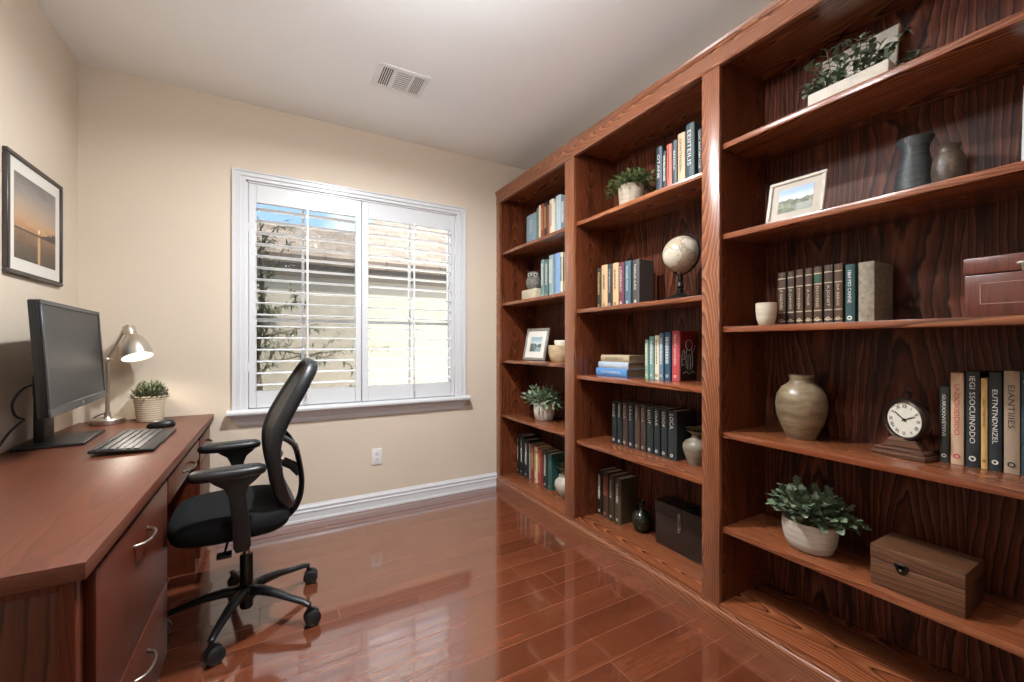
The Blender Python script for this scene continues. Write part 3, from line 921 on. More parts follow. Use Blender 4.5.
kb = empty('keyboard', (-0.517, 2.392, DZ), R(0.3), 'slim black computer keyboard beside the mouse', 'keyboard')
KT = Matrix.Translation((0, 0, 0.013)) @ Matrix.Rotation(R(4.0), 4, 'Y')
MB().box(-0.098, 0.098, -0.232, 0.232, -0.006, 0.006, 0.004, 2, KT).build('keyboard_case', M['black_plastic'], kb)
m = MB()
rng = random.Random(4)
rows = [(-0.086, 0.013), (-0.064, 0.022), (-0.040, 0.022), (-0.016, 0.022), (0.008, 0.022), (0.032, 0.022)]
for (x, h) in rows:
    y = -0.222
    while y < 0.200:
        w = 0.0195
        if rng.random() < 0.15: w = 0.030
        if x > 0.02 and -0.08 < y < -0.05: w = 0.11
        w = min(w, 0.222 - y)
        m.box(x, x + h - 0.003, y, y + w - 0.002, 0.005, 0.0095, 0.0012, 1, KT)
        y += w
m.build('key', plain('key_caps', '#2a2b2c', 0.42), kb, smooth=False)

ms = empty('computer_mouse', (-0.508, 2.775, DZ), R(-84), 'black computer mouse beyond the keyboard', 'mouse')
vs, fs = loopset([(0, 0, 0.028, 0.054, 0.001), (0, 0, 0.032, 0.059, 0.006), (0, 0.001, 0.0315, 0.058, 0.016), (0, 0.003, 0.028, 0.051, 0.027), (0, 0.005, 0.020, 0.038, 0.035), (0, 0.006, 0.009, 0.018, 0.038)], 28, 2.4)
MB().raw(vs, fs).build('mouse_shell', M['black_plastic'], ms, angle=80)
MB().lathe([(0, -0.003), (0.008, -0.003), (0.008, 0.003), (0, 0.003)], (0, -0.030, 0.028), seg=16, M=Matrix.Rotation(R(90), 4, 'Y')).build('scroll_wheel', M['grey_plastic'], ms)

# desk lamp
LB = Vector((-0.785, 3.050, DZ))
lp = empty('desk_lamp', LB, 0, 'brushed nickel desk lamp, lit, beside the monitor', 'lamp')
MB().lathe([(0, 0), (0.070, 0), (0.073, 0.003), (0.073, 0.024), (0.069, 0.029), (0.02, 0.028), (0.012, 0.040), (0.0, 0.040)], seg=48).build('lamp_base', M['nickel'], lp)
J = Vector((0.0, 0.0, 0.345))
nv_ = Vector((0.28, -0.30, -0.91)).normalized()
C0 = Vector((-0.648, 2.995, 1.130)) - LB
NT_ = C0 - nv_ * 0.152
m = MB().cyl((0, 0, 0.03), J, 0.0085).cyl((0, 0, 0.028), (0, 0, 0.062), 0.014)
m.build('lamp_post', M['nickel'], lp)
m = MB().sphere(J, 0.016, 16).cyl(J + Vector((-0.012, -0.018, 0)), J + Vector((0.012, 0.018, 0)), 0.010).cyl(J + Vector((0.01, -0.02, 0.0)), J + Vector((0.022, -0.034, 0.0)), 0.006)
m.build('lamp_joint', M['nickel'], lp)
K = NT_ + Vector((-0.028, 0.006, 0.002))
m = MB().cyl(J, K, 0.0075).sphere(K, 0.011, 12)
m.build('lamp_arm', M['nickel'], lp)
MS = Matrix.Translation(C0) @ (-nv_).to_track_quat('Z', 'Y').to_matrix().to_4x4()
prof = [(0.070, 0.0), (0.0695, 0.022), (0.066, 0.052), (0.058, 0.082), (0.045, 0.108), (0.030, 0.126), (0.025, 0.132), (0.025, 0.140), (0.028, 0.142), (0.028, 0.176), (0.025, 0.182), (0.008, 0.184), (0.007, 0.196), (0.0, 0.197)]
inner = [(0.0, 0.118), (0.030, 0.118), (0.043, 0.104), (0.056, 0.078), (0.0635, 0.050), (0.0670, 0.022), (0.0675, 0.0)]
sh_ = MB().lathe(prof, seg=48, M=MS).build('lamp_shade', M['nickel'], lp)
MB().lathe(inner + [(0.070, 0.0)], seg=48, M=MS).build('shade_lining', plain('shade_lining_white', '#f3efe6', 0.5), sh_, angle=80)
MB().sphere(MS @ Vector((0, 0, 0.060)), 0.028, 20).build('light_bulb', M['bulb'], lp)
m = MB().sweep([(-0.085, 0.045, 0.015), (-0.06, 0.04, 0.034), (-0.03, 0.025, 0.050), (0.0, 0.010, 0.052)], 0.003, seg=8)
m.build('lamp_cord', M['black_plastic'], lp)
pl = bpy.data.lights.new('desk_lamp_light', 'SPOT')
pl.energy = 3.6; pl.color = (1.0, 0.90, 0.76); pl.shadow_soft_size = 0.03; pl.spot_size = R(125); pl.spot_blend = 0.5
po = bpy.data.objects.new('desk_lamp_light', pl); col.objects.link(po)
po.location = LB + MS @ Vector((0, 0, 0.012))
po.rotation_euler = nv_.to_track_quat('-Z', 'Y').to_euler()

# ------------------------------------------------------------------ plants
def leaf(vs, fs, base, d, nrm, L, w, shape='oval', curl=0.15, fold=0.25):
    """a single folded, curved leaf"""
    d = d.normalized()
    s = d.cross(nrm)
    if s.length < 1e-4: s = d.cross(Vector((1, 0.3, 0.2)))
    s.normalize(); n = s.cross(d).normalized()
    st = {'oval': [(0, .12), (.25, .8), (.55, 1), (.82, .6), (1, .04)],
          'lance': [(0, .15), (.3, 1), (.65, .7), (1, .03)],
          'lobed': [(0, .15), (.2, .95), (.35, .55), (.55, 1.0), (.68, .5), (.85, .55), (1, .04)],
          'round': [(0, .2), (.3, .95), (.6, 1.05), (.88, .65), (1, .1)]}[shape]
    i0 = len(vs)
    for (t_, k) in st:
        c = base + d * (L * t_) - n * (curl * L * t_ * t_)
        vs += [tuple(c + s * (w * k) + n * (fold * w * k)), tuple(c), tuple(c - s * (w * k) + n * (fold * w * k))]
    for i in range(len(st) - 1):
        a = i0 + 3 * i
        fs += [(a, a + 1, a + 4, a + 3), (a + 1, a + 2, a + 5, a + 4)]

def bush(seed, centre, rad, n, L, w, shape, nst=24, up=0.25, stem_r=0.0012, curl=0.2, root=None, spread=1.0, jit=0.25, root_spread=1.0):
    """leaves on stems that fan out of a pot; returns (foliage MB, stems MB)"""
    rg = random.Random(seed)
    vs, fs = [], []
    sm = MB()
    c = Vector(centre); rt = Vector(root if root is not None else centre)
    for i in range(nst):
        th = 2 * PI * (i * 0.618034 % 1.0)
        ph = math.acos(1 - (0.05 + 0.95 * ((i + 0.5) / nst)) * spread)
        tip = c + Vector((rad[0] * math.sin(ph) * math.cos(th), rad[1] * math.sin(ph) * math.sin(th), rad[2] * math.cos(ph))) * (1 - jit * rg.random())
        st = rt + Vector((rg.uniform(-.2, .2) * rad[0], rg.uniform(-.2, .2) * rad[1], 0)) * root_spread + (Vector((0, 0, rt.z)) * (1 - root_spread) if root_spread != 1 else Vector((0, 0, 0)))
        mid = st.lerp(tip, 0.55) + Vector((0, 0, up * rad[2] * 0.6))
        P = [st * ((1 - t_) ** 2) + mid * (2 * t_ * (1 - t_)) + tip * (t_ * t_) for t_ in (0, .25, .5, .75, 1)]
        sm.sweep(P, stem_r, seg=5)
        k = max(3, n // nst)
        for j in range(k):
            t_ = 0.25 + 0.75 * (j + rg.random() * .6) / k
            t_ = min(t_, 1)
            b = st * ((1 - t_) ** 2) + mid * (2 * t_ * (1 - t_)) + tip * (t_ * t_)
            g = (mid - st) * (1 - t_) + (tip - mid) * t_
            g.normalize()
            rv = Vector((rg.uniform(-1, 1), rg.uniform(-1, 1), rg.uniform(-.6, 1)))
            d = (g * 0.8 + rv * 0.9 + (b - rt).normalized() * .5)
            sc = rg.uniform(.7, 1.15)
            leaf(vs, fs, b, d, Vector((rg.uniform(-.5, .5), rg.uniform(-.5, .5), 1)), L * sc, w * sc, shape, curl * rg.uniform(.3, 1.4))
    return MB().raw(vs, fs), sm

M['leaf_sage'] = leaf_mat('sage_leaves', '#3f4733', '#646b50', '#868a6c', 60)
M['leaf_green'] = leaf_mat('green_leaves', '#4a5c38', '#75885a', '#a9b48c', 60)
M['leaf_varieg'] = leaf_mat('variegated_leaves', '#5b7054', '#93a687', '#cfd2bd', 60)
M['leaf_dark'] = leaf_mat('dark_ivy_leaves', '#4a5643', '#6b7a5e', '#97a186', 30)
M['leaf_euc'] = leaf_mat('eucalyptus_leaves', '#535f4c', '#74806a', '#98a189', 40)
M['leaf_out'] = leaf_mat('shrub_leaves', '#2c3120', '#464b34', '#5c5e46', 8)

# woven pot on the desk
p = empty('potted_succulent', (-0.608, 3.058, DZ), 0, 'small grey-green plant in a woven rope pot on the desk', 'plant')
prof = [(0, 0), (0.056, 0), (0.058, 0.004)] + [(0.058 + 0.014 * k / 11 + (0.0016 if k % 2 else 0), 0.006 + 0.012 * k) for k in range(12)] + [(0.070, 0.140), (0.066, 0.138), (0.064, 0.118), (0.0, 0.118)]
MB().lathe(prof, seg=44).build('pot', stripes_mat('woven_rope', '#b3a185', '#ddceb4', 'z', 520), p, angle=60)
f_, s_ = bush(3, (0, 0, 0.125), (0.088, 0.080, 0.105), 1500, 0.018, 0.0042, 'lance', 130, 0.5, 0.001, curl=-0.2, root=(0, 0, 0.118), jit=0.12, root_spread=1.5)
f_.build('foliage', M['leaf_sage'], p, angle=80); s_.build('stem', M['stem'], p)

# ------------------------------------------------------------------ framed print on the left wall
def sunset_mat(z0, z1, y0, y1):
    T = NT('sunset_print')
    P = T.sep(T.obj())
    v = T.math('DIVIDE', T.math('SUBTRACT', P[2], z0), z1 - z0)
    u = T.math('DIVIDE', T.math('SUBTRACT', P[1], y0), y1 - y0)
    n = T.noise(T.comb(0.0, T.math('ADD', T.math('MULTIPLY', P[1], 7.0), T.math('MULTIPLY', P[2], 9.0)), T.math('MULTIPLY', P[2], 20.0)), 1.0, 5.0, 0.6)
    HZ = 0.36
    vs_ = T.math('ADD', v, T.math('MULTIPLY', T.math('SUBTRACT', n, 0.5), 0.35))
    sky = T.ramp(vs_, [(0.30, lin('#9c6c48')), (0.46, lin('#c79c72')), (0.62, lin('#b59f88')), (0.80, lin('#9a918a')), (1.0, lin('#74706d'))])
    wv = T.math('ADD', v, T.math('MULTIPLY', T.math('SUBTRACT', T.noise(T.comb(0.0, T.math('MULTIPLY', P[1], 12.0), T.math('MULTIPLY', P[2], 90.0)), 1.0, 3.0), 0.5), 0.14))
    wat = T.ramp(wv, [(0.0, lin('#3d332d')), (0.2, lin('#665040')), (0.36, lin('#93714f'))])
    c = T.mix(T.math('LESS_THAN', v, HZ), sky, wat)
    du = T.math('ABSOLUTE', T.math('SUBTRACT', u, 0.56))
    dv = T.math('ABSOLUTE', T.math('SUBTRACT', v, 0.415))
    c = T.mix(T.math('LESS_THAN', T.math('ADD', T.math('MULTIPLY', du, du), T.math('MULTIPLY', dv, dv)), 0.0007), c, lin('#ffdfae'))
    strk = T.math('MULTIPLY', T.math('LESS_THAN', du, T.math('MULTIPLY', n, 0.06)), T.math('LESS_THAN', v, HZ))
    c = T.mix(T.math('MULTIPLY', strk, 0.7), c, lin('#e6b57c'))
    hill = T.math('ADD', HZ + 0.008, T.math('MULTIPLY', T.math('MAXIMUM', T.math('SUBTRACT', u, 0.60), 0.0), T.math('MULTIPLY', T.noise(T.comb(0.0, T.math('MULTIPLY', P[1], 60.0), 0.0), 1.0, 3.0), 0.5)))
    tree = T.math('MULTIPLY', T.math('GREATER_THAN', v, HZ - 0.012), T.math('LESS_THAN', v, hill))
    c = T.mix(tree, c, lin('#3a302a'))
    T.set(Base_Color=c, Roughness=0.55)
    return T.m
def wall_picture():
    y0, y1, z0, z1 = 2.425, 2.925, 1.482, 1.990
    cy, cz = (y0 + y1) / 2, (z0 + z1) / 2
    r = empty('framed_picture', (XA, cy, cz), 0, 'dark framed sunset print hanging on the left wall', 'picture')
    h = (y1 - y0) / 2
    m = MB()
    ring_frame(m, h, h, 0.020, 0.020, 0.0, 0.018, None, 0.003)
    m.build('frame', plain('dark_wood_frame', '#3a3531', 0.4, var=0.15, vscale=90), r)
    MB().box(0.001, 0.010, -h + 0.018, h - 0.018, -h + 0.018, h - 0.018).build('mat_board', M['mat_board'], r, smooth=False)
    py, pz = 0.185, 0.178
    MB().box(0.0098, 0.0108, -py, py, -pz, pz).build('print', sunset_mat(-pz, pz, -py, py), r, smooth=False)
    MB().box(0.0125, 0.0140, -h + 0.016, h - 0.016, -h + 0.016, h - 0.016).build('glazing', glass_mat('picture_glass', (1, 1, 1, 1), 0.05), r, smooth=False)
wall_picture()

# ================================================================== books
MC = {}
def cover(hexc, rough=0.5, var=0.06):
    k = (hexc, rough)
    if k not in MC: MC[k] = plain('book_cover_' + hexc.strip('#'), hexc, rough, var=var, vscale=60, bump=0.05, bscale=700)
    return MC[k]
SPINE = Matrix(((0, 0, -1, 0), (0, -1, 0, 0), (-1, 0, 0, 0), (0, 0, 0, 1)))   # text x -> -z, text y -> -y, normal -> -x

def book(y0, y1, h, xs, z, hexc, label, group, depth=0.14, ink=None, title=None, tz=0.62, ts=0.6, marks=True, bands=False, tlen=0.55, foot=True, patch=None, mat=None):
    """upright book: cover (boards and rounded spine), page block, spine printing; spine faces the room"""
    yc, w = (y0 + y1) / 2, abs(y0 - y1) - 0.0012
    w = max(w, 0.010)
    r = empty('book', (xs, yc, z), 0, label, 'book', group)
    t_ = min(0.0028, w * 0.16)
    hw = w / 2
    m = MB()
    pr = []
    bul = min(0.006, w * 0.14)
    for k in range(9):
        s = -1 + 2 * k / 8
        pr.append((bul * s * s, hw * s))
    outer = [(p[0], p[1]) for p in pr]
    poly = outer + [(depth, hw), (depth, hw - t_), (bul + 0.004, hw - t_), (bul + 0.004, -hw + t_), (depth, -hw + t_), (depth, -hw)]
    m.prism(poly, 'z', 0.0, h)
    m.build('cover', mat or cover(hexc), r)
    if patch:
        P = [(bul * (-1 + 2 * k / 8) ** 2 - 0.0005, hw * 0.96 * (-1 + 2 * k / 8)) for k in range(9)]
        MB().prism(P + [(q[0] + 0.0009, q[1]) for q in P[::-1]], 'z', patch[1] * h, patch[2] * h).build('title_patch', cover(patch[0]), r)
    MB().box(bul + 0.0042, depth - 0.004, -hw + t_ + 0.0002, hw - t_ - 0.0002, 0.003, h - 0.004).build('page_block', M['paper'], r, smooth=False)
    im = M[ink] if ink else None
    e = 0.0009
    if bands:
        for zz in bands:
            P = [(bul * (-1 + 2 * k / 8) ** 2 - 0.0006, hw * 0.98 * (-1 + 2 * k / 8), zz * h) for k in range(9)]
            MB().sweep(P, 0.0012, 0.0022, up=(0, 0, 1), seg=6).build('spine_band', im or M['gold'], r)
    if im and title:
        sz = w * ts
        vs, fs, tw, thh = text_mesh(title, sz, bold=0.0)
        if vs:
            k = min(1.0, h * tlen / max(tw, 1e-6))
            st = max(k, 0.0)
            sx_ = h * tlen / tw
            vs = [(x * sx_ if sx_ < 1.6 else x * 1.6, y, 0) for (x, y, q) in vs]
            MM = Matrix.Translation((-e, 0, h * tz)) @ SPINE
            MB().raw(vs, fs, MM).build('spine_title', im, r, smooth=False)
    elif im and marks:
        mm = MB()
        rg = random.Random(int(abs(yc) * 1e5) + int(h * 1e4))
        zz = h * (tz + tlen / 2)
        end = h * (tz - tlen / 2)
        while zz > end:
            ln = rg.uniform(0.006, 0.010)
            ww = hw * ts * rg.uniform(0.75, 1.0)
            mm.box(-e, 0.0015, -ww, ww, zz - ln * 0.55, zz, 0)
            zz -= ln
        mm.build('spine_title', im, r, smooth=False)
    if im and foot:
        q = min(hw * 0.55, 0.008)
        MB().lathe([(q * 0.55, 0), (q, 0), (q, 0.0005), (q * 0.55, 0.0005)], (-0.0004, 0, h * 0.09), seg=14, M=Matrix.Rotation(R(-90), 4, 'Y')).build('spine_emblem', im, r, smooth=False)
    return r

def row(tbl, xs, z, group, depth=0.14, **kw):
    for b in tbl:
        y0, y1, h, hexc, label = b[:5]
        o = dict(kw)
        if len(b) > 5: o.update(b[5])
        book(y0, y1, h, o.pop('xs', xs), z, hexc, label, group, o.pop('depth', depth), **o)

W_, D_, G_ = 'ink_white', 'ink_dark', 'gold'
S1, S2, S3 = SH[1], SH[2], SH[3]
# far bay (beside the window wall)
row([(2.896, 2.750, 0.262, '#7f97a0', 'wide blue-grey book at the window end of the far bay top row', dict(ink=W_, ts=0.35, title='DOL', tlen=0.4)),
     (2.745, 2.716, 0.285, '#6c7568', 'thin grey-green book beside the wide blue-grey one, far bay top shelf'),
     (2.713, 2.689, 0.300, '#d8c9ac', 'thin cream book left of the brick red one, far bay top shelf'),
     (2.686, 2.646, 0.300, '#934438', 'brick red book on the far bay top shelf', dict(ink=G_)),
     (2.643, 2.596, 0.296, '#3b2d29', 'dark brown book with gold marks, far bay top shelf', dict(ink=G_)),
     (2.593, 2.575, 0.270, '#a0503d', 'thin rust red book right of the dark brown one, far bay top shelf'),
     (2.572, 2.516, 0.298, '#dccfb6', 'broad cream book, far bay top shelf', dict(ink=D_, ts=0.25)),
     (2.513, 2.495, 0.268, '#c9c7b8', 'thin off-white book between the broad cream and pale blue books, far bay'),
     (2.493, 2.430, 0.302, '#a9bbc0', 'tall pale blue book on the far bay top shelf', dict(ink=W_, ts=0.25)),
     (2.427, 2.380, 0.270, '#6c7680', 'slate grey book half behind the upright, far bay top shelf', dict(ink=W_))],
    1.78, S1[0], 'books on the top shelf of the far bay')
row([(2.686, 2.642, 0.300, '#6f8a86', 'grey-teal book next to the owl ornament', dict(ink=W_)),
     (2.625, 2.590, 0.290, '#57706c', 'dull teal book second from the owl ornament', dict(ink=W_)),
     (2.577, 2.520, 0.312, '#8ba3a6', 'pale teal book with white lettering, third from the owl ornament', dict(ink=W_, ts=0.8)),
     (2.505, 2.437, 0.313, '#7f9cc0', 'light blue book on the owl ornament shelf', dict(ink=W_, marks=False)),
     (2.432, 2.406, 0.308, '#d8cfb5', 'cream book right of the light blue one on the owl shelf', dict(ink=D_)),
     (2.403, 2.375, 0.302, '#8c8a6e', 'olive book half behind the upright on the owl shelf', dict(ink=D_))],
    1.78, S1[1], 'books beside the owl ornament')
row([(3.100, 3.060, 0.330, '#1b1f20', 'black book nearest the window wall on the far bay floor shelf', dict(ink=W_, ts=0.3)),
     (3.056, 2.986, 0.330, '#1f2626', 'broad black book, second from the window wall on the far bay floor shelf', dict(ink=W_, ts=0.3)),
     (2.982, 2.915, 0.310, '#20292a', 'black book beside the grey one on the far bay floor shelf', dict(ink=W_, ts=0.4)),
     (2.905, 2.880, 0.290, '#8c857c', 'thin grey book between black and red books, far bay floor shelf'),
     (2.877, 2.829, 0.290, '#8a3e33', 'red book left of the cream one, far bay floor shelf', dict(ink=G_)),
     (2.826, 2.780, 0.282, '#d7bd98', 'cream book among red ones, far bay floor shelf', dict(ink=D_, ts=0.2)),
     (2.777, 2.731, 0.276, '#a3473f', 'bright red book right of the cream one, far bay floor shelf', dict(ink=G_)),
     (2.728, 2.698, 0.276, '#7c3a38', 'thin maroon book beside the dark green one, far bay floor shelf'),
     (2.695, 2.641, 0.276, '#1d332c', 'dark green book on the far bay floor shelf', dict(ink=W_, ts=0.4)),
     (2.638, 2.582, 0.272, '#2f5550', 'teal book behind the small stoneware jar', dict(ink=G_, marks=False))],
    1.81, ZB, 'books on the floor shelf of the far bay')
# middle bay
row([(1.571, 1.530, 0.277, '#25343f', 'navy book next to the potted plant, middle bay top shelf', dict(ink=W_, title='OTANE', tlen=0.5)),
     (1.524, 1.504, 0.241, '#1f2730', 'thin dark book between navy and coral books', dict(ink=W_)),
     (1.502, 1.468, 0.264, '#c06450', 'coral red book on the middle bay top shelf', dict(ink=D_, ts=0.2)),
     (1.464, 1.437, 0.269, '#3d4a50', 'slim slate book between coral and cream books', dict(ink=W_, title='BANOLA', tlen=0.5)),
     (1.433, 1.390, 0.289, '#c8ab88', 'cream book on the middle bay top shelf', dict(ink=D_, ts=0.45, title='ONAFTENSSEN')),
     (1.386, 1.337, 0.315, '#36474a', 'tall dark green-grey book, middle bay top shelf', dict(ink=W_, title='EEIITEILIS')),
     (1.315, 1.294, 0.262, '#17191b', 'thin black book with white lettering by the upright, middle bay top shelf', dict(ink=W_, ts=0.7, title='LOC AGCAM COE', tlen=0.85))],
    1.78, S2[0], 'books on the top shelf of the middle bay')
row([(2.038, 2.007, 0.258, '#35352c', 'dark olive book at the far end of the globe shelf', dict(ink=G_)),
     (2.003, 1.948, 0.271, '#c8a37c', 'tan book left of the charcoal one on the globe shelf', dict(ink=D_, ts=0.3, tlen=0.3)),
     (1.945, 1.906, 0.268, '#2c3030', 'charcoal book between two tan ones on the globe shelf', dict(ink=W_, title='CRUIDVROA', ts=0.5)),
     (1.903, 1.854, 0.267, '#d0a97f', 'tan book left of the maroon one on the globe shelf', dict(ink=D_, ts=0.3, tlen=0.45)),
     (1.850, 1.809, 0.262, '#6a3540', 'maroon book on the globe shelf', dict(ink=W_, title='LOAENAO', ts=0.6)),
     (1.803, 1.754, 0.262, '#46606c', 'steel blue book on the globe shelf', dict(ink=W_, title='WOEELTION', ts=0.4)),
     (1.742, 1.690, 0.258, '#4a4644', 'thick grey book facing the globe, at the end of its row', dict(ink=W_, title='NALA LAS', ts=0.4, depth=0.12))],
    1.78, S2[1], 'books beside the globe')
row([(1.703, 1.677, 0.221, '#7fa088', 'pale green book next to the stack of flat books', dict(ink=W_)),
     (1.670, 1.640, 0.238, '#6f9c98', 'teal book second from the stack of flat books', dict(ink=W_)),
     (1.632, 1.603, 0.243, '#ddd2b6', 'cream book on the flat-stack shelf', dict(ink=D_, ts=0.25)),
     (1.600, 1.573, 0.255, '#5a7a8c', 'blue-grey book right of the cream one on the flat-stack shelf', dict(ink=W_)),
     (1.564, 1.528, 0.260, '#33506a', 'navy blue book left of the red one', dict(ink=W_)),], 
    1.84, S2[2], 'upright books beside the flat stack', depth=0.13)
def red_cover_mat():
    T = NT('red_to_black_cover')
    P = T.sep(T.obj())
    n = T.noise(T.obj(), 14.0, 4.0)
    T.set(Base_Color=T.ramp(T.math('ADD', T.math('MULTIPLY', P[2], 3.6), T.math('MULTIPLY', T.math('SUBTRACT', n, 0.5), 0.5)), [(0.3, lin('#141110')), (0.6, lin('#3a1416')), (0.85, lin('#9a2a2e'))]), Roughness=0.45)
    return T.m
rb = book(1.518, 1.470, 0.265, 1.84, S2[2], '#b04444', 'red hardback with white line drawing on its dark cover', 'upright books beside the flat stack', 0.138, ink=W_, title='NEANT NOVOEEN', ts=0.4, tlen=0.6)
MB().box(0.014, 0.136, -0.0254, -0.0236, 0.004, 0.262).build('cover_panel', red_cover_mat(), rb, smooth=False)
m = MB()
yl = -0.0258
def ln(pts, r=0.0011): m.sweep([(a, yl, b) for a, b in pts], r, seg=5)
ln([(0.078 + 0.026 * math.cos(2 * PI * k / 20), 0.190 + 0.028 * math.sin(2 * PI * k / 20)) for k in range(21)])
ln([(0.058, 0.165), (0.052, 0.12), (0.056, 0.07)]); ln([(0.098, 0.165), (0.106, 0.12), (0.104, 0.07)])
ln([(0.070, 0.14), (0.068, 0.06)]); ln([(0.088, 0.14), (0.090, 0.06)])
ln([(0.052, 0.15), (0.034, 0.165), (0.022, 0.14), (0.022, 0.08)]); ln([(0.104, 0.15), (0.122, 0.17), (0.130, 0.19)])
ln([(0.020, 0.115), (0.040, 0.115)]); ln([(0.020, 0.085), (0.040, 0.087)]); ln([(0.040, 0.115), (0.040, 0.155)])
ln([(0.030, 0.040), (0.055, 0.050), (0.080, 0.036), (0.105, 0.050), (0.128, 0.040)])
m.build('cover_drawing', M['ink_white'], rb)
S4COL = ['#23292c', '#242e2c', '#43302d', '#22292f', '#4c3a30', '#45332f', '#27302f', '#242b2b', '#252d2e', '#262c2f']
tb4 = [(1.941, 1.902, .257), (1.893, 1.858, .257), (1.850, 1.809, .258), (1.801, 1.764, .260), (1.754, 1.716, .260), (1.708, 1.671, .260), (1.664, 1.620, .258), (1.611, 1.572, .258), (1.564, 1.524, .260), (1.519, 1.463, .256)]
lb4 = ['dark slate volume at the far end of the matching set above the chest', 'dark green-black volume, second in the matching set', 'brown volume between dark ones, third in the matching set', 'blue-black volume, fourth in the matching set', 'tan-brown volume in the middle of the matching set', 'reddish brown volume right of the tan-brown one in the matching set', 'grey-green volume just right of the brown pair in the matching set', 'charcoal volume, third from the vase in the matching set', 'charcoal volume, second from the vase in the matching set', 'thick black volume beside the stoneware vase']
tt4 = ['IOVLE', 'NOVAL', 'IOGA', 'LIULU', 'DEBELL', 'LISOA', 'LICUT', 'LOUUS', 'LOVOF', 'LOCA']
row([(a, b, h, c, l, dict(ink='pale_gold' if i in (2, 4, 5) else W_, title=t_, ts=0.62, tz=0.78, tlen=0.3)) for i, ((a, b, h), c, l, t_) in enumerate(zip(tb4, S4COL, lb4, tt4))],
    1.81, S2[3], 'matching dark volumes above the chest', depth=0.15)
row([(2.096, 2.054, 0.285, '#241d19', 'dark brown book nearest the upright, beside the three big volumes', dict(ink=W_, ts=0.45)),
     (2.047, 1.999, 0.284, '#4b3529', 'brown book with a reddish title patch, bottom shelf middle bay', dict(ink=G_, ts=0.45, title='ANODON', tz=0.7, tlen=0.4, patch=('#6b3026', 0.48, 0.92))),
     (1.992, 1.945, 0.280, '#3d3122', 'olive brown book with pale title, bottom shelf middle bay', dict(ink=W_, ts=0.45, title='TAROICE', tz=0.7, tlen=0.4)),
     (1.939, 1.885, 0.275, '#4a3f2c', 'large olive book whose cover faces the dark flask', dict(ink=W_, ts=0.5, title='TURDARE', tz=0.68, tlen=0.45))],
    1.83, ZB, 'big old books on the middle bay floor shelf', depth=0.15)
# near bay
tb = [(0.957, 0.927, .216), (0.920, 0.895, .217), (0.889, 0.863, .219), (0.856, 0.831, .219), (0.826, 0.798, .220), (0.791, 0.763, .221), (0.758, 0.732, .220)]
cb = ['#432d20', '#3f2e24', '#4a3023', '#453224', '#4b3724', '#413129', '#503726']
lbb = ['brown leather volume next to the cream cup', 'brown leather volume second from the cream cup', 'brown leather volume third from the cream cup', 'brown leather volume in the middle of the set of seven', 'brown leather volume with a green title patch', 'brown leather volume second from the green book', 'brown leather volume beside the green book']
tts = ['E GOUVES', 'B CHOVES', 'DOVEVEN', 'A PEOR', 'DOYENS', 'A JONET', 'DA BERNE']
row([(a, b, h, c, l, dict(patch=('#2c4a38', 0.72, 0.86) if 'green title' in l else None, ink='pale_gold', bands=(0.08, 0.24, 0.70, 0.88), title=t_, ts=0.5, tz=0.48, tlen=0.36)) for (a, b, h), c, l, t_ in zip(tb, cb, lbb, tts)],
    1.80, S3[2], 'brown leather volumes in the near bay', depth=0.15)
row([(0.724, 0.695, 0.212, '#2c4a4b', 'dark green book between leather volumes and the speckled book', dict(ink=W_, title='1864 MO CANNE', ts=0.55)),
     (0.686, 0.640, 0.213, '#a2957f', 'thick speckled beige book at the end of the leather volumes', dict(marks=False, mat=glaze('speckled_cloth', ['#6b6152', '#8d8270', '#a1967f'], 0.7, 0, 60, 0.6)))],
    1.80, S3[2], 'cloth books beside the leather volumes', depth=0.16)
bpy.data.objects['book'].name = 'book'
row([(0.490, 0.468, 0.240, '#2f332c', 'dark olive book next to the mantel clock', dict(ink=W_, title='GUIRXXNVEYENS', ts=0.55)),
     (0.465, 0.436, 0.285, '#c7a78a', 'cream book with red lettering beside the dark olive one', dict(ink='ink_red', title='UNDOIODDIOCI', ts=0.6, tz=0.6)),
     (0.432, 0.402, 0.291, '#22282c', 'black book between cream and gold books, near bay', dict(ink=W_, title='IEGI SSOCUINODO', ts=0.6, tlen=0.7, tz=0.6)),
     (0.400, 0.386, 0.272, '#c29a5d', 'slim gold-tan book between two dark ones, near bay', dict(ink=D_, title='ANA FTRBVTRIIGE', ts=0.5)),
     (0.384, 0.358, 0.291, '#20282b', 'black book right of the slim gold-tan one, near bay', dict(ink=W_, title='EUTNTNDNIZEL', ts=0.6, tz=0.55)),
     (0.355, 0.324, 0.297, '#9b8672', 'large taupe book with dark lettering, near bay', dict(ink=D_, title='EIANTIIIES', ts=0.6, tlen=0.42, tz=0.65)),
     (0.322, 0.296, 0.293, '#2b3e44', 'dark teal book at the right edge of the clock shelf', dict())],
    1.85, S3[3], 'tall books beside the mantel clock', depth=0.13)

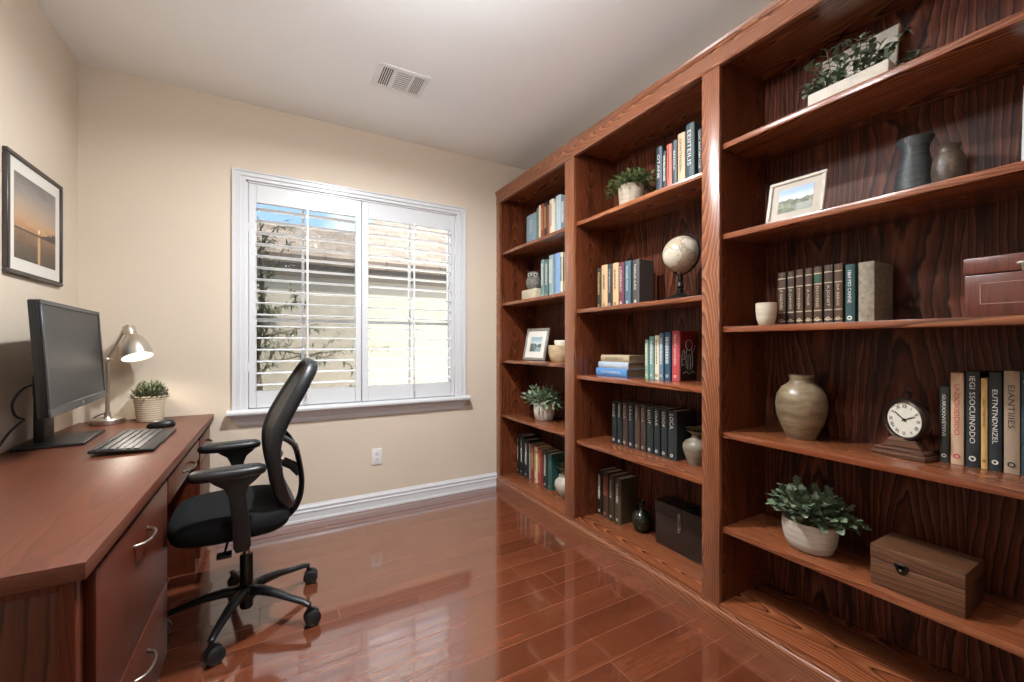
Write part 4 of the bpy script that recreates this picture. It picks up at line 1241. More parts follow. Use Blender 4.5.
# flat stack of three
def flat_book(z0, z1, y0, y1, hexc, ink, title, label):
    h = z1 - z0
    r = empty('book', (1.80, (y0 + y1) / 2, z0), 0, label, 'book', 'flat stack of three books')
    hy = abs(y0 - y1) / 2
    t_ = 0.003
    m = MB()
    pr = [(0.005 * (-1 + 2 * k / 8) ** 2, h / 2 + h / 2 * (-1 + 2 * k / 8)) for k in range(9)]
    m.prism(pr + [(0.165, h), (0.165, h - t_), (0.009, h - t_), (0.009, t_), (0.165, t_), (0.165, 0)], 'y', -hy, hy)
    m.build('cover', cover(hexc), r)
    MB().box(0.0092, 0.161, -hy + 0.004, hy - 0.004, t_ + 0.0001, h - t_ - 0.0001).build('page_block', plain('old_page_block', '#8d7a62', 0.9, var=0.1, vscale=300), r, smooth=False)
    vs, fs, tw, th = text_mesh(title, h * 0.5)
    vs = [(x * min(1.6, hy * 1.3 / tw), y, 0) for (x, y, q) in vs]
    MM = Matrix.Translation((-0.0006, 0.0, h / 2)) @ Matrix(((0, 0, -1, 0), (-1, 0, 0, 0), (0, 1, 0, 0), (0, 0, 0, 1)))
    MB().raw(vs, fs, MM).build('spine_title', M[ink], r, smooth=False)
flat_book(S2[2], S2[2] + 0.046, 2.070, 1.802, '#4f86bd', W_, 'COYONADUUL', 'bright blue book at the bottom of the flat stack')
flat_book(S2[2] + 0.0462, S2[2] + 0.087, 2.048, 1.792, '#a9b9c9', W_, 'IA AIGONEUA', 'pale blue-white book in the middle of the flat stack')
flat_book(S2[2] + 0.0872, S2[2] + 0.128, 2.025, 1.785, '#b3a283', D_, 'ASONUNEHOT', 'beige book on top of the flat stack')

# ================================================================== ornaments on the shelves
# --- far bay
o = empty('owl_ornament', (1.84, 2.876, S1[1]), 0, 'small grey owl ornament on a cream block', 'ornament')
MB().box(-0.05, 0.05, -0.105, 0.105, 0, 0.098, 0.004, 2).build('block', plain('cream_block', '#c9bda2', 0.7, var=0.05), o)
oz = 0.098
MB().lathe([(0, 0), (0.045, 0.0), (0.068, 0.030), (0.074, 0.058), (0.066, 0.086), (0.058, 0.098), (0.060, 0.112), (0.050, 0.134), (0.026, 0.146), (0, 0.148)], (0, 0, oz), seg=28, sx=0.8, sy=0.95).build('body', glaze('grey_owl', ['#4a4844', '#77736d', '#9a958c'], 0.7, 0, 60, bump=0.5), o)
OW = Matrix.Rotation(R(48), 4, 'Z')
for s in (-1, 1):
    e = MB().sphere(OW @ Vector((-0.044, 0.024 * s, oz + 0.114)), 0.016, 14).build('eye', M['ink_white'], o)
    MB().sphere(OW @ Vector((-0.055, 0.024 * s, oz + 0.114)), 0.009, 10).build('pupil', M['ink_dark'], e)
    MB().cyl(OW @ Vector((-0.01, 0.036 * s, oz + 0.13)), OW @ Vector((-0.012, 0.050 * s, oz + 0.158)), 0.012, 0.001, 10).build('ear_tuft', M['ink_dark'], o)
MB().cyl(OW @ Vector((-0.046, 0, oz + 0.104)), OW @ Vector((-0.064, 0, oz + 0.092)), 0.008, 0.001, 8).build('beak', M['brass'], o)

def easel_frame(loc, w, h, fw, mw, tilt, rz, frame_mat, print_mat_fn, label, cat='picture frame', depth=0.016, matm='mat_board'):
    r = empty('picture_frame', loc, rz, label, cat)
    T_ = Matrix.Translation((0, 0, 0.001)) @ Matrix.Rotation(R(tilt), 4, 'Y') @ Matrix.Translation((0, 0, h / 2))
    m = MB(); ring_frame(m, w / 2, h / 2, fw, fw, -depth, 0.0, T_, 0.002)
    m.build('frame', frame_mat, r)
    MB().box(-depth + 0.007, -0.001, -w / 2 + fw * 0.9, w / 2 - fw * 0.9, -h / 2 + fw * 0.9, h / 2 - fw * 0.9, 0, 1, T_).build('mat_board', M[matm], r, smooth=False)
    pw, ph = w / 2 - fw - mw, h / 2 - fw - mw
    q = MB().box(-0.0004, 0.0004, -pw, pw, -ph, ph).build('print', print_mat_fn(-ph, ph, -pw, pw), r, smooth=False)
    q.matrix_local = T_ @ Matrix.Translation((-depth + 0.0064, 0, 0))
    a = T_ @ Vector((0.001, 0, h * 0.15))
    zf = 0.0
    MB().prism([(a.x - 0.001, a.z), (a.x + 0.004, a.z), (a.x + 0.062, zf), (a.x + 0.056, zf)], 'y', -0.022, 0.022).build('easel_strut', M['grey_plastic'], r)
    return r
def landscape_mat(sky, land, dark, water, seed):
    def fn(z0, z1, y0, y1):
        T = NT('landscape_print')
        P = T.sep(T.obj())
        v = T.math('DIVIDE', T.math('SUBTRACT', P[2], z0), z1 - z0)
        u = T.math('DIVIDE', T.math('SUBTRACT', P[1], y0), y1 - y0)
        n = T.noise(T.comb(seed, T.math('MULTIPLY', u, 7.0), T.math('MULTIPLY', v, 7.0)), 1.0, 5.0, 0.65)
        hl = T.math('ADD', 0.52, T.math('MULTIPLY', T.math('SUBTRACT', T.noise(T.comb(seed, T.math('MULTIPLY', u, 4.0), 0.0), 1.0, 3.0), 0.5), 0.35))
        skyc = T.ramp(T.math('ADD', v, T.math('MULTIPLY', n, 0.3)), [(0.5, (0.8, 0.82, 0.8)), (1.1, lin(sky))])
        lnd = T.ramp(n, [(0.35, lin(dark)), (0.55, lin(land)), (0.7, lin(water))])
        c = T.mix(T.math('LESS_THAN', v, hl), skyc, lnd)
        wm = T.math('MULTIPLY', T.math('LESS_THAN', v, 0.3), T.math('LESS_THAN', T.math('ADD', u, T.math('MULTIPLY', n, 0.3)), 0.6))
        c = T.mix(T.math('MULTIPLY', wm, 0.75), c, lin(water))
        T.set(Base_Color=c, Roughness=0.5)
        return T.m
    return fn
easel_frame((1.80, 2.805, S1[2]), 0.285, 0.258, 0.020, 0.050, 12, R(4), plain('pewter_frame', '#9a938a', 0.35, metal=0.4), landscape_mat('#9db4bb', '#6d7f7c', '#2f4348', '#a4b5b8', 1.3), 'grey framed landscape photo leaning in the far bay')
p = empty('planter', (1.80, 2.462, S1[2]), 0, 'tan ceramic planter beside the grey photo frame, half hidden', 'planter')
MB().lathe([(0, 0), (0.054, 0), (0.070, 0.02), (0.082, 0.07), (0.083, 0.120), (0.078, 0.122), (0.076, 0.10), (0, 0.10)], seg=36).build('pot', glaze('tan_ceramic', ['#a58a66', '#c3a884', '#d0b996'], 0.5, 1, 14), p, angle=50)
MB().lathe([(0, 0.10), (0.045, 0.10), (0.052, 0.150), (0.046, 0.158), (0, 0.158)], (0.0, -0.02, 0), seg=24).build('candle', plain('candle_wax', '#e3dccb', 0.5), p)

p = empty('potted_plant', (1.83, 2.710, S1[3]), 0, 'variegated leafy plant in a pale cup-shaped pot, far bay', 'plant')
MB().lathe([(0, 0), (0.062, 0), (0.070, 0.006), (0.080, 0.06), (0.084, 0.130), (0.079, 0.134), (0.076, 0.112), (0, 0.112)], seg=40).build('pot', glaze('pale_stone', ['#bdb3a6', '#d5cdc1', '#e0d9ce'], 0.6, 0, 8), p, angle=50)
f_, s_ = bush(11, (-0.01, 0.0, 0.125), (0.12, 0.225, 0.150), 650, 0.043, 0.010, 'lance', 80, 0.4, 0.0015, root=(0, 0, 0.112), spread=1.12)
f_.build('foliage', M['leaf_varieg'], p, angle=80); s_.build('stem', M['stem'], p)

p = empty('stoneware_jar', (1.84, 2.452, ZB), 0, 'small pale stoneware jar with a dried sprig, far bay floor', 'jar')
MB().lathe([(0, 0), (0.038, 0), (0.044, 0.008), (0.066, 0.040), (0.077, 0.076), (0.073, 0.104), (0.052, 0.128), (0.038, 0.135), (0.036, 0.143), (0.043, 0.150), (0.037, 0.152), (0.031, 0.136), (0, 0.13)], seg=36).build('jar_body', glaze('pale_stoneware', ['#8f887b', '#b4ab9c', '#c8c0b1'], 0.55, 2, 14, 0.3), p, angle=50)
f_, s_ = bush(21, (0, 0, 0.18), (0.05, 0.065, 0.09), 70, 0.026, 0.006, 'lance', 16, 0.3, 0.0012, root=(0, 0, 0.14))
f_.build('foliage', leaf_mat('dried_leaves', '#3c3a26', '#5a5434', '#6b6440', 30), p, angle=80); s_.build('stem', M['stem'], p)

# --- middle bay
p = empty('potted_plant', (1.80, 1.762, S2[0]), 0, 'bushy green plant in a grey-beige pot, middle bay top shelf', 'plant')
MB().lathe([(0, 0), (0.062, 0), (0.067, 0.006), (0.072, 0.07), (0.076, 0.136), (0.071, 0.139), (0.069, 0.12), (0, 0.12)], seg=40).build('pot', glaze('grey_beige_pot', ['#8e7f6c', '#a99a86', '#b8aa97'], 0.7, 4, 10), p, angle=50)
f_, s_ = bush(31, (0, 0.02, 0.130), (0.13, 0.185, 0.110), 1100, 0.024, 0.0075, 'oval', 110, 0.35, 0.0011, root=(0, 0, 0.12), spread=1.15, jit=0.35)
f_.build('foliage', M['leaf_green'], p, angle=80); s_.build('stem', M['stem'], p)

gl = empty('desk_globe', (1.80, 1.425, S2[1]), 0, 'antique cream globe on a dark turned stand', 'globe')
GC = Vector((0.0, -0.003, 0.236)); GR = 0.091
tl = R(20)
axv = Vector((0, -math.sin(tl), math.cos(tl)))
GM = Matrix.Translation(GC) @ axv.to_track_quat('Z', 'X').to_matrix().to_4x4()
def globe_mat():
    T = NT('antique_globe_map')
    n = T.noise(T.obj(), 11.0, 6.0, 0.6)
    c = T.ramp(n, [(0.0, lin('#bdb19c')), (0.5, lin('#c8bda9')), (0.53, lin('#8d8070')), (0.57, lin('#b3a48c')), (0.8, lin('#a08d72'))])
    P = T.sep(T.obj())
    s = T.math('ABSOLUTE', T.math('SINE', T.math('MULTIPLY', P[2], 90.0)))
    c = T.mix(T.math('MULTIPLY', T.math('LESS_THAN', s, 0.05), 0.35), c, lin('#6b5a45'))
    T.set(Base_Color=c, Roughness=0.28)
    return T.m
b = MB().sphere((0, 0, 0), GR, 48).build('globe_ball', globe_mat(), gl, angle=80)
b.matrix_local = GM
side = Vector((0, -math.cos(tl), -math.sin(tl)))
pts = [GC + (axv * math.cos(R(-8 + 196 * k / 28)) + side * math.sin(R(-8 + 196 * k / 28))) * (GR + 0.012) for k in range(29)]
m = MB().sweep(pts, 0.0035, 0.007, ups=[(p_ - GC).cross(Vector((1, 0, 0))).cross((p_ - GC)) if False else Vector((1, 0, 0)) for p_ in pts], seg=8)
m.cyl(GC + axv * (GR - 0.002), GC + axv * (GR + 0.026), 0.005).sphere(GC + axv * (GR + 0.027), 0.007, 10)
m.cyl(GC - axv * (GR - 0.002), GC - axv * (GR + 0.020), 0.005).sphere(GC - axv * (GR + 0.021), 0.0065, 10)
m.build('meridian', M['iron'], gl)
zc = GC.z - GR - 0.012
MB().lathe([(0, 0), (0.080, 0), (0.082, 0.006), (0.072, 0.016), (0.046, 0.026), (0.022, 0.036), (0.014, 0.046), (0.018, 0.054), (0.012, 0.062), (0.019, 0.074), (0.013, 0.086), (0.010, 0.094), (0.014, 0.104), (0.012, zc + 0.004), (0, zc + 0.004)], (0, 0.005, 0), seg=36).build('stand', M['iron'], gl)

def vessel(name, loc, prof, mat, label, cat, sx=1.0, rz=0.0, seg=40, parts=None):
    r = empty(name, loc, rz, label, cat)
    MB().lathe(prof, seg=seg, sx=sx).build('body', mat, r, angle=50)
    return r
vs_ = vessel('stoneware_vase', (1.855, 1.378, S2[3]), [(0, 0), (0.035, 0), (0.037, 0.006), (0.054, 0.044), (0.064, 0.080), (0.062, 0.100), (0.049, 0.119), (0.026, 0.130), (0.021, 0.140), (0.021, 0.152), (0.040, 0.164), (0.045, 0.170), (0.040, 0.168), (0.018, 0.152), (0, 0.145)], glaze('grey_brown_glaze', ['#5d5345', '#7f7462', '#96897a'], 0.4, 3, 9, 0.3), 'squat stoneware vase with dried petals beside the matching volumes', 'vase')
vs2_, fs2_ = [], []
for k in range(6):
    an = k * 1.05
    leaf(vs2_, fs2_, Vector((0, 0, 0.160)), Vector((math.cos(an) * 0.7, math.sin(an), 0.9)), Vector((0, 0, 1)), 0.055, 0.018, 'round', 0.5, 0.5)
MB().raw(vs2_, fs2_).build('dried_petal', leaf_mat('dried_petals', '#54492f', '#7a6a45', '#8d7d58', 30), vs_, angle=80)

vessel('dark_flask', (1.885, 1.768, ZB), [(0, 0), (0.026, 0), (0.030, 0.004), (0.050, 0.030), (0.058, 0.062), (0.053, 0.090), (0.036, 0.113), (0.017, 0.125), (0.012, 0.136), (0.012, 0.156), (0.022, 0.167), (0.023, 0.173), (0.015, 0.175), (0.008, 0.162), (0, 0.155)], glaze('black_green_glaze', ['#14150f', '#23251b', '#353728'], 0.22, 1, 8), 'round dark green-black flask beside the big old books', 'flask')

bx = empty('storage_chest', (1.848, 1.466, ZB), 0, 'square dark wooden chest with metal latch, bottom of middle bay', 'box')
dkw = wood('dark_chest_wood', 'y', 'x', 'z', (lin('#0f0a08'), lin('#2b1d17'), lin('#33231b')), 60, 0.2, rough=0.4)
MB().box(0.0, 0.130, -0.165, 0.165, 0.0, 0.172, 0.004, 2).build('body', dkw, bx)
lid = MB().box(-0.003, 0.132, -0.168, 0.168, 0.174, 0.238, 0.004, 2).build('lid', dkw, bx)
MB().lathe([(0, 0), (0.034, 0), (0.034, 0.004), (0.026, 0.008), (0.010, 0.010), (0.010, 0.018), (0.0, 0.020)], (0.06, -0.02, 0.238), seg=24, sy=1.3).build('lid_knob', M['iron'], lid)
m = MB().box(-0.006, 0.001, -0.008, 0.016, 0.112, 0.167, 0.002).box(-0.010, -0.002, -0.006, 0.013, 0.162, 0.212, 0.002).box(-0.013, -0.006, -0.001, 0.009, 0.150, 0.186, 0.002).sphere((-0.008, 0.004, 0.126), 0.006, 10)
m.build('latch', M['pewter'], bx)

# --- near bay
p = empty('planter_box', (1.725, 0.690, S3[0]), 0, 'long pale planter box of trailing leaves, near bay top shelf', 'planter')
m = MB()
m.box(-0.006, 0.006, -0.117, 0.117, 0.0, 0.064, 0.002).box(0.084, 0.096, -0.117, 0.117, 0.0, 0.064, 0.002)
m.box(0.006, 0.084, -0.117, -0.105, 0.0, 0.064, 0.002).box(0.006, 0.084, 0.105, 0.117, 0.0, 0.064, 0.002)
m.box(0.006, 0.084, -0.105, 0.105, 0.0, 0.045)
m.build('box', glaze('whitewashed_wood', ['#a39a8b', '#c4bcae', '#d2cbbf'], 0.7, 0, 12), p)
rg = random.Random(8)
vsl, fsl = [], []
sm = MB()
for k in range(34):
    y = -0.09 + 0.19 * k / 33 + rg.uniform(-.01, .01)
    st = Vector((0.045 + rg.uniform(-.02, .02), y, 0.045))
    hgt = rg.uniform(0.07, 0.185) * (1.15 - 0.5 * abs(y) / 0.11)
    tip = st + Vector((rg.uniform(-.05, .03), (y / 0.1) * 0.045 + rg.uniform(-.035, .035), hgt))
    if k in (0, 1): tip = st + Vector((0.0, -0.08, 0.03))
    if k in (31, 32, 33): tip = st + Vector((-0.01, 0.06, 0.06 + 0.012 * (k - 31)))
    mid = st.lerp(tip, .5) + Vector((0, 0, 0.02))
    Q = [st * ((1 - t_) ** 2) + mid * (2 * t_ * (1 - t_)) + tip * t_ * t_ for t_ in (0, .25, .5, .75, 1)]
    sm.sweep(Q, 0.0012, seg=5)
    for j in range(9):
        t_ = 0.3 + 0.7 * j / 8
        b_ = st * ((1 - t_) ** 2) + mid * (2 * t_ * (1 - t_)) + tip * t_ * t_
        leaf(vsl, fsl, b_, Vector((rg.uniform(-1, .6), rg.uniform(-1, 1), rg.uniform(-.5, .8))), Vector((-0.4, 0, 1)), rg.uniform(.020, .032), rg.uniform(.008, .012), 'round', 0.25)
MB().raw(vsl, fsl).build('foliage', M['leaf_euc'], p, angle=80)
sm.build('stem', M['stem'], p)
cv = empty('canvas_board', (1.895, 0.735, S3[0]), 0, 'blank pale board leaning behind the planter box', 'board')
MB().box(-0.006, 0.006, -0.120, 0.120, 0.0, 0.290, 0.002, 1, Matrix.Rotation(R(9), 4, 'Y')).build('board_panel', glaze('pale_board', ['#b5ab9d', '#c6beb1', '#cfc8bc'], 0.7, 0, 6), cv)

easel_frame((1.735, 0.862, S3[1]), 0.196, 0.176, 0.013, 0.026, 14, R(4), glaze('weathered_white_frame', ['#a2988a', '#bdb4a6', '#cbc3b6'], 0.6, 0, 25), landscape_mat('#8aa2cb', '#5f6136', '#232b17', '#8f9088', 4.7), 'weathered white frame with a river landscape, near bay', matm='grey_mat')
t2 = Matrix.Rotation(R(5), 4, 'Y')
vessel('dark_vase', (1.840, 0.545, S3[1]), [(0, 0), (0.042, 0), (0.046, 0.006), (0.053, 0.045), (0.050, 0.085), (0.040, 0.128), (0.034, 0.158), (0.036, 0.178), (0.044, 0.196), (0.047, 0.204), (0.043, 0.204), (0.032, 0.180), (0.030, 0.15), (0, 0.14)], glaze('slate_ridged_glaze', ['#26282a', '#3d4142', '#55595a'], 0.35, 14, 8, bump=0.6), 'tall slate-grey ridged vase beside the round brown one', 'vase')
vessel('brown_pot', (1.800, 0.456, S3[1]), [(0, 0), (0.026, 0), (0.029, 0.005), (0.037, 0.035), (0.039, 0.066), (0.036, 0.094), (0.028, 0.112), (0.024, 0.118), (0.024, 0.126), (0.029, 0.136), (0.026, 0.138), (0.020, 0.122), (0, 0.112)], glaze('mottled_brown_glaze', ['#2b211a', '#4b3d31', '#6d5f50'], 0.4, 0, 40, 0.6, bump=0.3), 'round mottled brown pot beside the slate vase', 'vase')
r = empty('framed_canvas', (1.85, 0.220, S3[1] + 0.0016), 0, 'white framed leafy print at the right edge, near bay', 'picture')
FT = Matrix.Rotation(R(6), 4, 'Y') @ Matrix.Translation((0, 0, 0.135))
m = MB(); ring_frame(m, 0.100, 0.135, 0.014, 0.014, -0.014, 0.004, FT, 0.002); m.build('frame', M['trim'], r)
q = MB().box(-0.001, 0.001, -0.087, 0.087, -0.122, 0.122).build('print', landscape_mat('#dfe3e0', '#6f8a5c', '#33502f', '#9aa888', 8.1)(-0.122, 0.122, -0.087, 0.087), r, smooth=False)
q.matrix_local = FT @ Matrix.Translation((-0.006, 0, 0))

cp = empty('ceramic_cup', (1.735, 0.966, S3[2]), 0, 'cream ceramic cup beside the brown leather volumes', 'cup')
MB().lathe([(0, 0), (0.023, 0), (0.027, 0.003), (0.034, 0.028), (0.0375, 0.060), (0.0375, 0.090), (0.0345, 0.091), (0.034, 0.06), (0.029, 0.02), (0, 0.012)], seg=36).build('body', glaze('cream_glaze', ['#b3a692', '#c6baa6', '#cfc4b2'], 0.4, 2, 10), cp, angle=50)

bx = empty('jewellery_box', (1.765, 0.290, S3[2]), 0, 'reddish wooden box with a brass clasp, near bay', 'box')
rbw = wood('red_box_wood', 'z', 'y', 'x', (lin('#33190f'), lin('#5f3026'), lin('#6c3c30')), 60, 0.3, rough=0.3, contrast=0.45)
MB().box(-0.07, 0.10, -0.110, 0.108, 0.0, 0.116, 0.003, 2).build('body', rbw, bx)
MB().box(-0.072, 0.102, -0.112, 0.110, 0.118, 0.164, 0.004, 2).build('lid', rbw, bx)
m = MB()
for (y0, y1, z0, z1) in ((-0.09, 0.078, 0.034, 0.036), (-0.09, 0.078, 0.090, 0.092), (0.076, 0.078, 0.034, 0.092), (-0.09, -0.088, 0.034, 0.092)): m.box(-0.0716, -0.069, y0, y1, z0, z1)
m.build('inlay', plain('pale_inlay', '#a9806e', 0.4), bx, smooth=False)
MB().lathe([(0, 0), (0.012, 0), (0.012, 0.002), (0.006, 0.0035), (0, 0.004)], (-0.072, 0.0, 0.136), seg=20, sx=0.5, M=Matrix.Rotation(R(-90), 4, 'Y')).box(-0.0755, -0.0715, -0.003, 0.003, 0.114, 0.134, 0.0012).build('clasp', M['pewter'], bx)

vessel('earthenware_vase', (1.845, 0.890, S3[3]), [(0, 0), (0.048, 0), (0.052, 0.006), (0.070, 0.045), (0.085, 0.095), (0.089, 0.135), (0.084, 0.172), (0.067, 0.202), (0.048, 0.216), (0.040, 0.224), (0.039, 0.236), (0.043, 0.246), (0.042, 0.251), (0.036, 0.249), (0.032, 0.23), (0, 0.21)], glaze('sandy_earthenware', ['#4b3e2f', '#7d6b53', '#9f8d72'], 0.33, 3, 7, 0.3, bump=0.12), 'round-bellied sandy brown vase beside the mantel clock', 'vase', seg=48)

ck = empty('mantel_clock', (1.845, 0.570, S3[3]), R(-10), 'round bronze mantel clock with roman numerals on a wooden base', 'clock')
cw = wood('clock_base_wood', 'y', 'x', 'z', (lin('#2b1810'), lin('#5f4031'), lin('#75503d')), 60, 0.1, rough=0.35)
m = MB().box(-0.048, 0.048, -0.074, 0.074, 0.0, 0.015, 0.002, 2).box(-0.042, 0.042, -0.068, 0.068, 0.015, 0.027, 0.003, 2)
m.prism([(-0.054, 0.027), (-0.034, 0.062), (0.034, 0.062), (0.054, 0.027)], 'x', -0.022, 0.022, 0.002)
m.build('clock_base', cw, ck)
CZ = 0.122; CR = 0.064
RX = Matrix.Translation((0, 0, CZ)) @ Matrix.Rotation(R(-90), 4, 'Y')
MB().lathe([(0, -0.012), (0.057, -0.012), (0.064, -0.006), (0.066, 0.004), (0.064, 0.016), (0.058, 0.020), (0.053, 0.016), (0.052, 0.010), (0, 0.010)], seg=56, M=RX).build('clock_case', M['dark_bronze'], ck, angle=50)
fc = MB().lathe([(0, 0.0115), (0.0525, 0.0115), (0.0525, 0.009)], seg=48, M=RX).build('dial', plain('ivory_dial', '#d8d3c4', 0.55, var=0.02), ck)
m = MB()
roman = ['XII', 'I', 'II', 'III', 'IIII', 'V', 'VI', 'VII', 'VIII', 'IX', 'X', 'XI']
for k, s in enumerate(roman):
    vs, fs, tw, th = text_mesh(s, 0.0145, bold=0.0003)
    an = 2 * PI * k / 12
    # on the face: right is -y, up is +z
    RR = Matrix(((0, 0, -1, -0.0121), (-1, 0, 0, 0), (0, 1, 0, CZ), (0, 0, 0, 1))) @ Matrix.Rotation(-an, 4, 'Z') @ Matrix.Translation((0, 0.041, 0))
    m.raw([(x * 0.8, y, 0) for (x, y, q) in vs], fs, RR)
m.build('numeral', M['ink_dark'], fc, smooth=False)
def hand(an, L, w, nm):
    RR = Matrix(((0, 0, -1, -0.0135), (-1, 0, 0, 0), (0, 1, 0, CZ), (0, 0, 0, 1))) @ Matrix.Rotation(-an, 4, 'Z')
    MB().box(-w, w, -0.008, L, -0.0006, 0.0006, 0, 1, RR).lathe([(0, -0.001), (0.0042, -0.001), (0.0042, 0.001), (0, 0.001)], seg=16, M=RR).build(nm, M['ink_dark'], ck, smooth=False)
hand(R(-53), 0.034, 0.0017, 'clock_hand'); hand(R(66), 0.034, 0.0011, 'clock_hand')
m = MB().cyl((0, 0, CZ + CR - 0.002), (0, 0, CZ + CR + 0.012), 0.007).lathe([(0, 0), (0.010, 0.002), (0.011, 0.007), (0.006, 0.012), (0, 0.013)], (0, 0, CZ + CR + 0.010), seg=16)
m.sweep([(0, 0.0105 * math.cos(2 * PI * k / 18), CZ + CR + 0.030 + 0.009 * math.sin(2 * PI * k / 18)) for k in range(18)], 0.002, seg=6, closed=True)
m.build('pendant_ring', M['dark_bronze'], ck)
HEAD = Matrix.Translation((0, -0.006, CZ)) @ Matrix.Rotation(R(-15), 4, 'Z') @ Matrix.Scale(1.10, 4) @ Matrix.Translation((0, 0, -CZ))
for o in ck.children:
    if not o.name.startswith('clock_base'): o.matrix_local = HEAD

p = empty('potted_ivy', (1.775, 0.828, S3[4]), 0, 'leafy green ivy in a pale oval stoneware pot, near bay', 'plant')
MB().lathe([(0, 0), (0.062, 0), (0.074, 0.006), (0.086, 0.035), (0.092, 0.075), (0.092, 0.108), (0.087, 0.110), (0.085, 0.09), (0, 0.088)], seg=44, sx=0.8).build('pot', glaze('whitewashed_stoneware', ['#9b9184', '#b9b0a3', '#cbc3b7'], 0.65, 6, 8), p, angle=50)
f_, s_ = bush(41, (0.0, -0.012, 0.125), (0.105, 0.160, 0.125), 760, 0.031, 0.0145, 'lobed', 80, 0.35, 0.0014, root=(0, 0, 0.09), spread=1.06)
f_.build('foliage', M['leaf_dark'], p, angle=80); s_.build('stem', M['stem'], p)

bx = empty('keepsake_box', (1.79, 0.505, S3[4]), 0, 'long brown walnut box with a dark clasp, near bay', 'box')
wbw = wood('walnut_box', 'y', 'x', 'z', (lin('#2b1a10'), lin('#5b3a25'), lin('#6b4830')), 70, 0.14, rough=0.45)
MB().box(-0.090, 0.080, -0.108, 0.108, 0.0, 0.082, 0.002, 2).build('body', wbw, bx)
MB().box(-0.091, 0.081, -0.109, 0.109, 0.0835, 0.128, 0.003, 2).build('lid', wbw, bx)
m = MB().lathe([(0, 0), (0.014, 0), (0.014, 0.003), (0.010, 0.004), (0, 0.004)], (-0.0905, 0.03, 0.078), seg=20, M=Matrix.Rotation(R(-90), 4, 'Y')).box(-0.0945, -0.090, 0.013, 0.047, 0.078, 0.093, 0.002)
c_ = m.build('clasp', M['iron'], bx)
MB().sphere((-0.096, 0.03, 0.074), 0.0042, 10).build('clasp_knob', M['brass'], c_)

# ================================================================== outside the window
g = MB().box(-14, 14, YD + 0.14, 16, -0.35, -0.25).build('ground', plain('pale_concrete', '#e4ddd0', 0.9, var=0.06, vscale=3), smooth=False)
tag(g, 'pale yard between the two houses', 'ground', kind='structure')
hs = empty('neighbour_house', (0, 6.9, -0.25), 0, 'cream stucco house with brown shingle roof seen through the shutters', 'house')
def hp(m, x0, x1, y0, y1, z0, z1): m.box(x0, x1, y0 - 6.9, y1 - 6.9, z0 + 0.25, z1 + 0.25); return m
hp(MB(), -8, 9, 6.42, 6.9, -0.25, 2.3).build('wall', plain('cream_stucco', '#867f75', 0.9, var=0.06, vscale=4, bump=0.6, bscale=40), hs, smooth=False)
hp(MB(), -8.4, 9.4, 6.375, 6.415, 2.13, 2.32).build('fascia', plain('brown_fascia', '#40362e', 0.6, var=0.08), hs, smooth=False)
hp(MB(), -8.4, 9.4, 6.415, 6.425, 2.15, 2.18).build('soffit', plain('brown_soffit', '#6d5a48', 0.7), hs, smooth=False)
def shingle_mat():
    T = NT('brown_shingles')
    P = T.sep(T.obj())
    bk = T.n('ShaderNodeTexBrick')
    T.l(T.comb(P[0], T.math('MULTIPLY', P[1], 1.12), 0.0), bk.inputs['Vector'])
    bk.inputs['Scale'].default_value = 1.0
    bk.inputs['Brick Width'].default_value = 0.42
    bk.inputs['Row Height'].default_value = 0.17
    bk.inputs['Mortar Size'].default_value = 0.012
    bk.inputs['Color1'].default_value = lin('#5c5047'); bk.inputs['Color2'].default_value = lin('#473b33'); bk.inputs['Mortar'].default_value = lin('#29221d')
    n = T.noise(T.obj(), 5.0, 4.0)
    T.set(Base_Color=T.mix(T.ramp(n, [(0.4, (0, 0, 0)), (0.7, (0.5, 0.5, 0.5))]), bk.outputs['Color'], lin('#6d6257')), Roughness=0.9)
    return T.m
poly = [(-8.5, 6.36), (9.5, 6.36), (9.5, 12.4), (2.9, 12.4), (1.40, 7.95), (-8.5, 7.95)]
def rz_(y): return 2.30 + 0.5 * (y - 6.36)
vs = [(x, y - 6.9, rz_(y) + 0.25) for x, y in poly] + [(x, y - 6.9, rz_(y) + 0.37) for x, y in poly]
n = len(poly)
fs = [tuple(range(n))[::-1], tuple(range(n, 2 * n))] + [(k, (k + 1) % n, n + (k + 1) % n, n + k) for k in range(n)]
MB().raw(vs, fs).build('roof', shingle_mat(), hs, smooth=False)
gp = MB().box(-0.75, 0.03, -0.25, 0.25, 0, 1.85).box(-0.80, 0.08, -0.30, 0.30, 1.85, 1.93).build('garden_pillar', plain('grey_stucco', '#7b766b', 0.9, var=0.08, vscale=4, bump=0.4, bscale=40))  # stands for the house corner; its shade is put into the grey
gp.location = (0, 5.9, -0.25)
tag(gp, 'grey-tan stucco pillar outside behind the shrub', 'pillar')

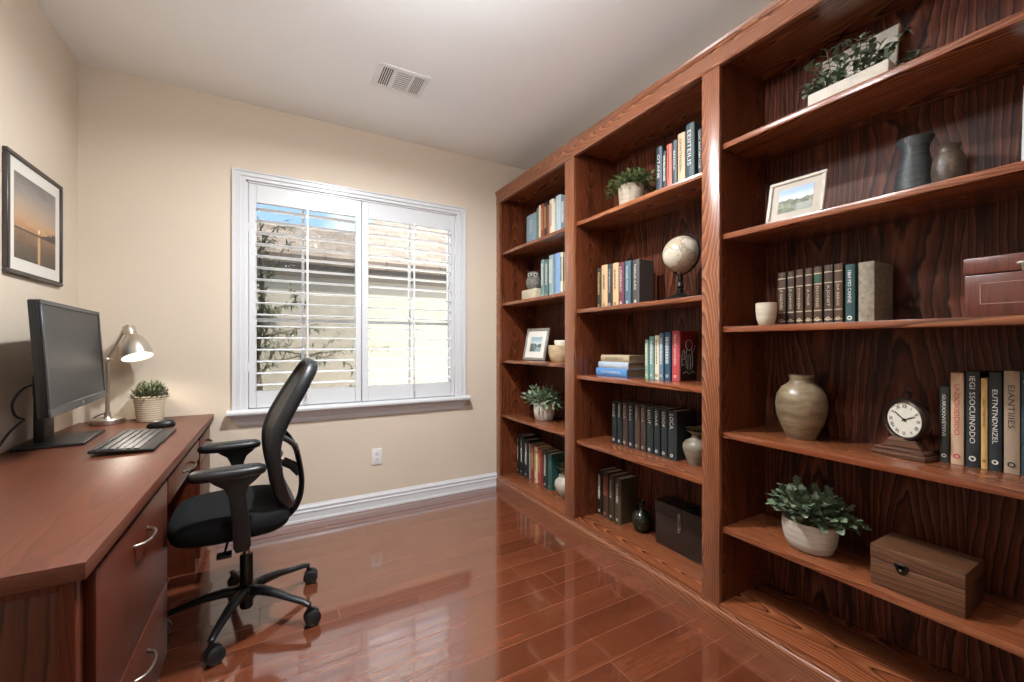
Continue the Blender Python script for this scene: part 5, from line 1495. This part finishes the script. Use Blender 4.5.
sb = empty('garden_shrub', (-0.12, 4.6, -0.25), 0, 'leafy shrub with spreading twigs outside the window', 'shrub')
rg = random.Random(77)
vsl, fsl = [], []
tk = MB()
tk.sweep([(0, 0, 0), (0.02, 0, 0.7), (-0.03, 0.02, 1.3), (0.03, 0, 1.9), (0.0, 0, 2.35)], [0.045, 0.04, 0.032, 0.02, 0.008], seg=8)
tk.build('trunk', plain('shrub_bark', '#4b4034', 0.9, var=0.2, vscale=20), sb)
tw = MB()
def twig(st, d, L, lev):
    P = [Vector(st)]
    d = Vector(d).normalized()
    for k in range(5):
        d = (d + Vector((rg.uniform(-.25, .25), rg.uniform(-.25, .25), rg.uniform(-.18, .16)))).normalized()
        P.append(P[-1] + d * (L / 5))
    tw.sweep(P, [0.010 * (0.5 if lev else 1) * (1 - k / 6.5) for k in range(6)], seg=5)
    for k in range(1, 6):
        if lev < 1 and rg.random() < 0.7:
            twig(P[k], d + Vector((rg.uniform(-.9, .9), rg.uniform(-.9, .9), rg.uniform(-.6, .7))), L * 0.45, lev + 1)
        for j in range(4 if lev else 3):
            b_ = P[k - 1].lerp(P[k], rg.random())
            leaf(vsl, fsl, b_, d * 0.6 + Vector((rg.uniform(-1, 1), rg.uniform(-1, 1), rg.uniform(-.8, .6))), Vector((0, 0, 1)), rg.uniform(.06, .10), rg.uniform(.006, .010), 'lance', 0.25)
for k in range(20):
    z = 1.15 + 1.25 * k / 19
    an = k * 2.4
    twig((0, 0, z), (math.cos(an) - 0.35, math.sin(an) * 0.6, 0.75), 0.30 + 0.12 * rg.random(), 0)
for z, L, up in ((1.28, 0.85, 0.02), (1.40, 0.70, 0.12), (1.52, 0.60, 0.30)):
    twig((0.02, 0, z), (1, rg.uniform(-.2, .2), up), L, 0)
tw.build('twig', plain('shrub_twig', '#4a3f33', 0.9), sb)
MB().raw(vsl, fsl).build('foliage', M['leaf_out'], sb, angle=80)

# everything standing on a shelf or the desk rests a hair above it
for o in list(scene.objects):
    if o.parent is None and o.get('category') and o.location.z > 0.05 and o.get('category') not in ('bookcase', 'desk', 'picture', 'outlet', 'vent', 'ceiling light', 'shutter', 'house', 'shrub', 'window', 'chair') and o.get('kind') != 'structure':
        o.location.z += 0.0008
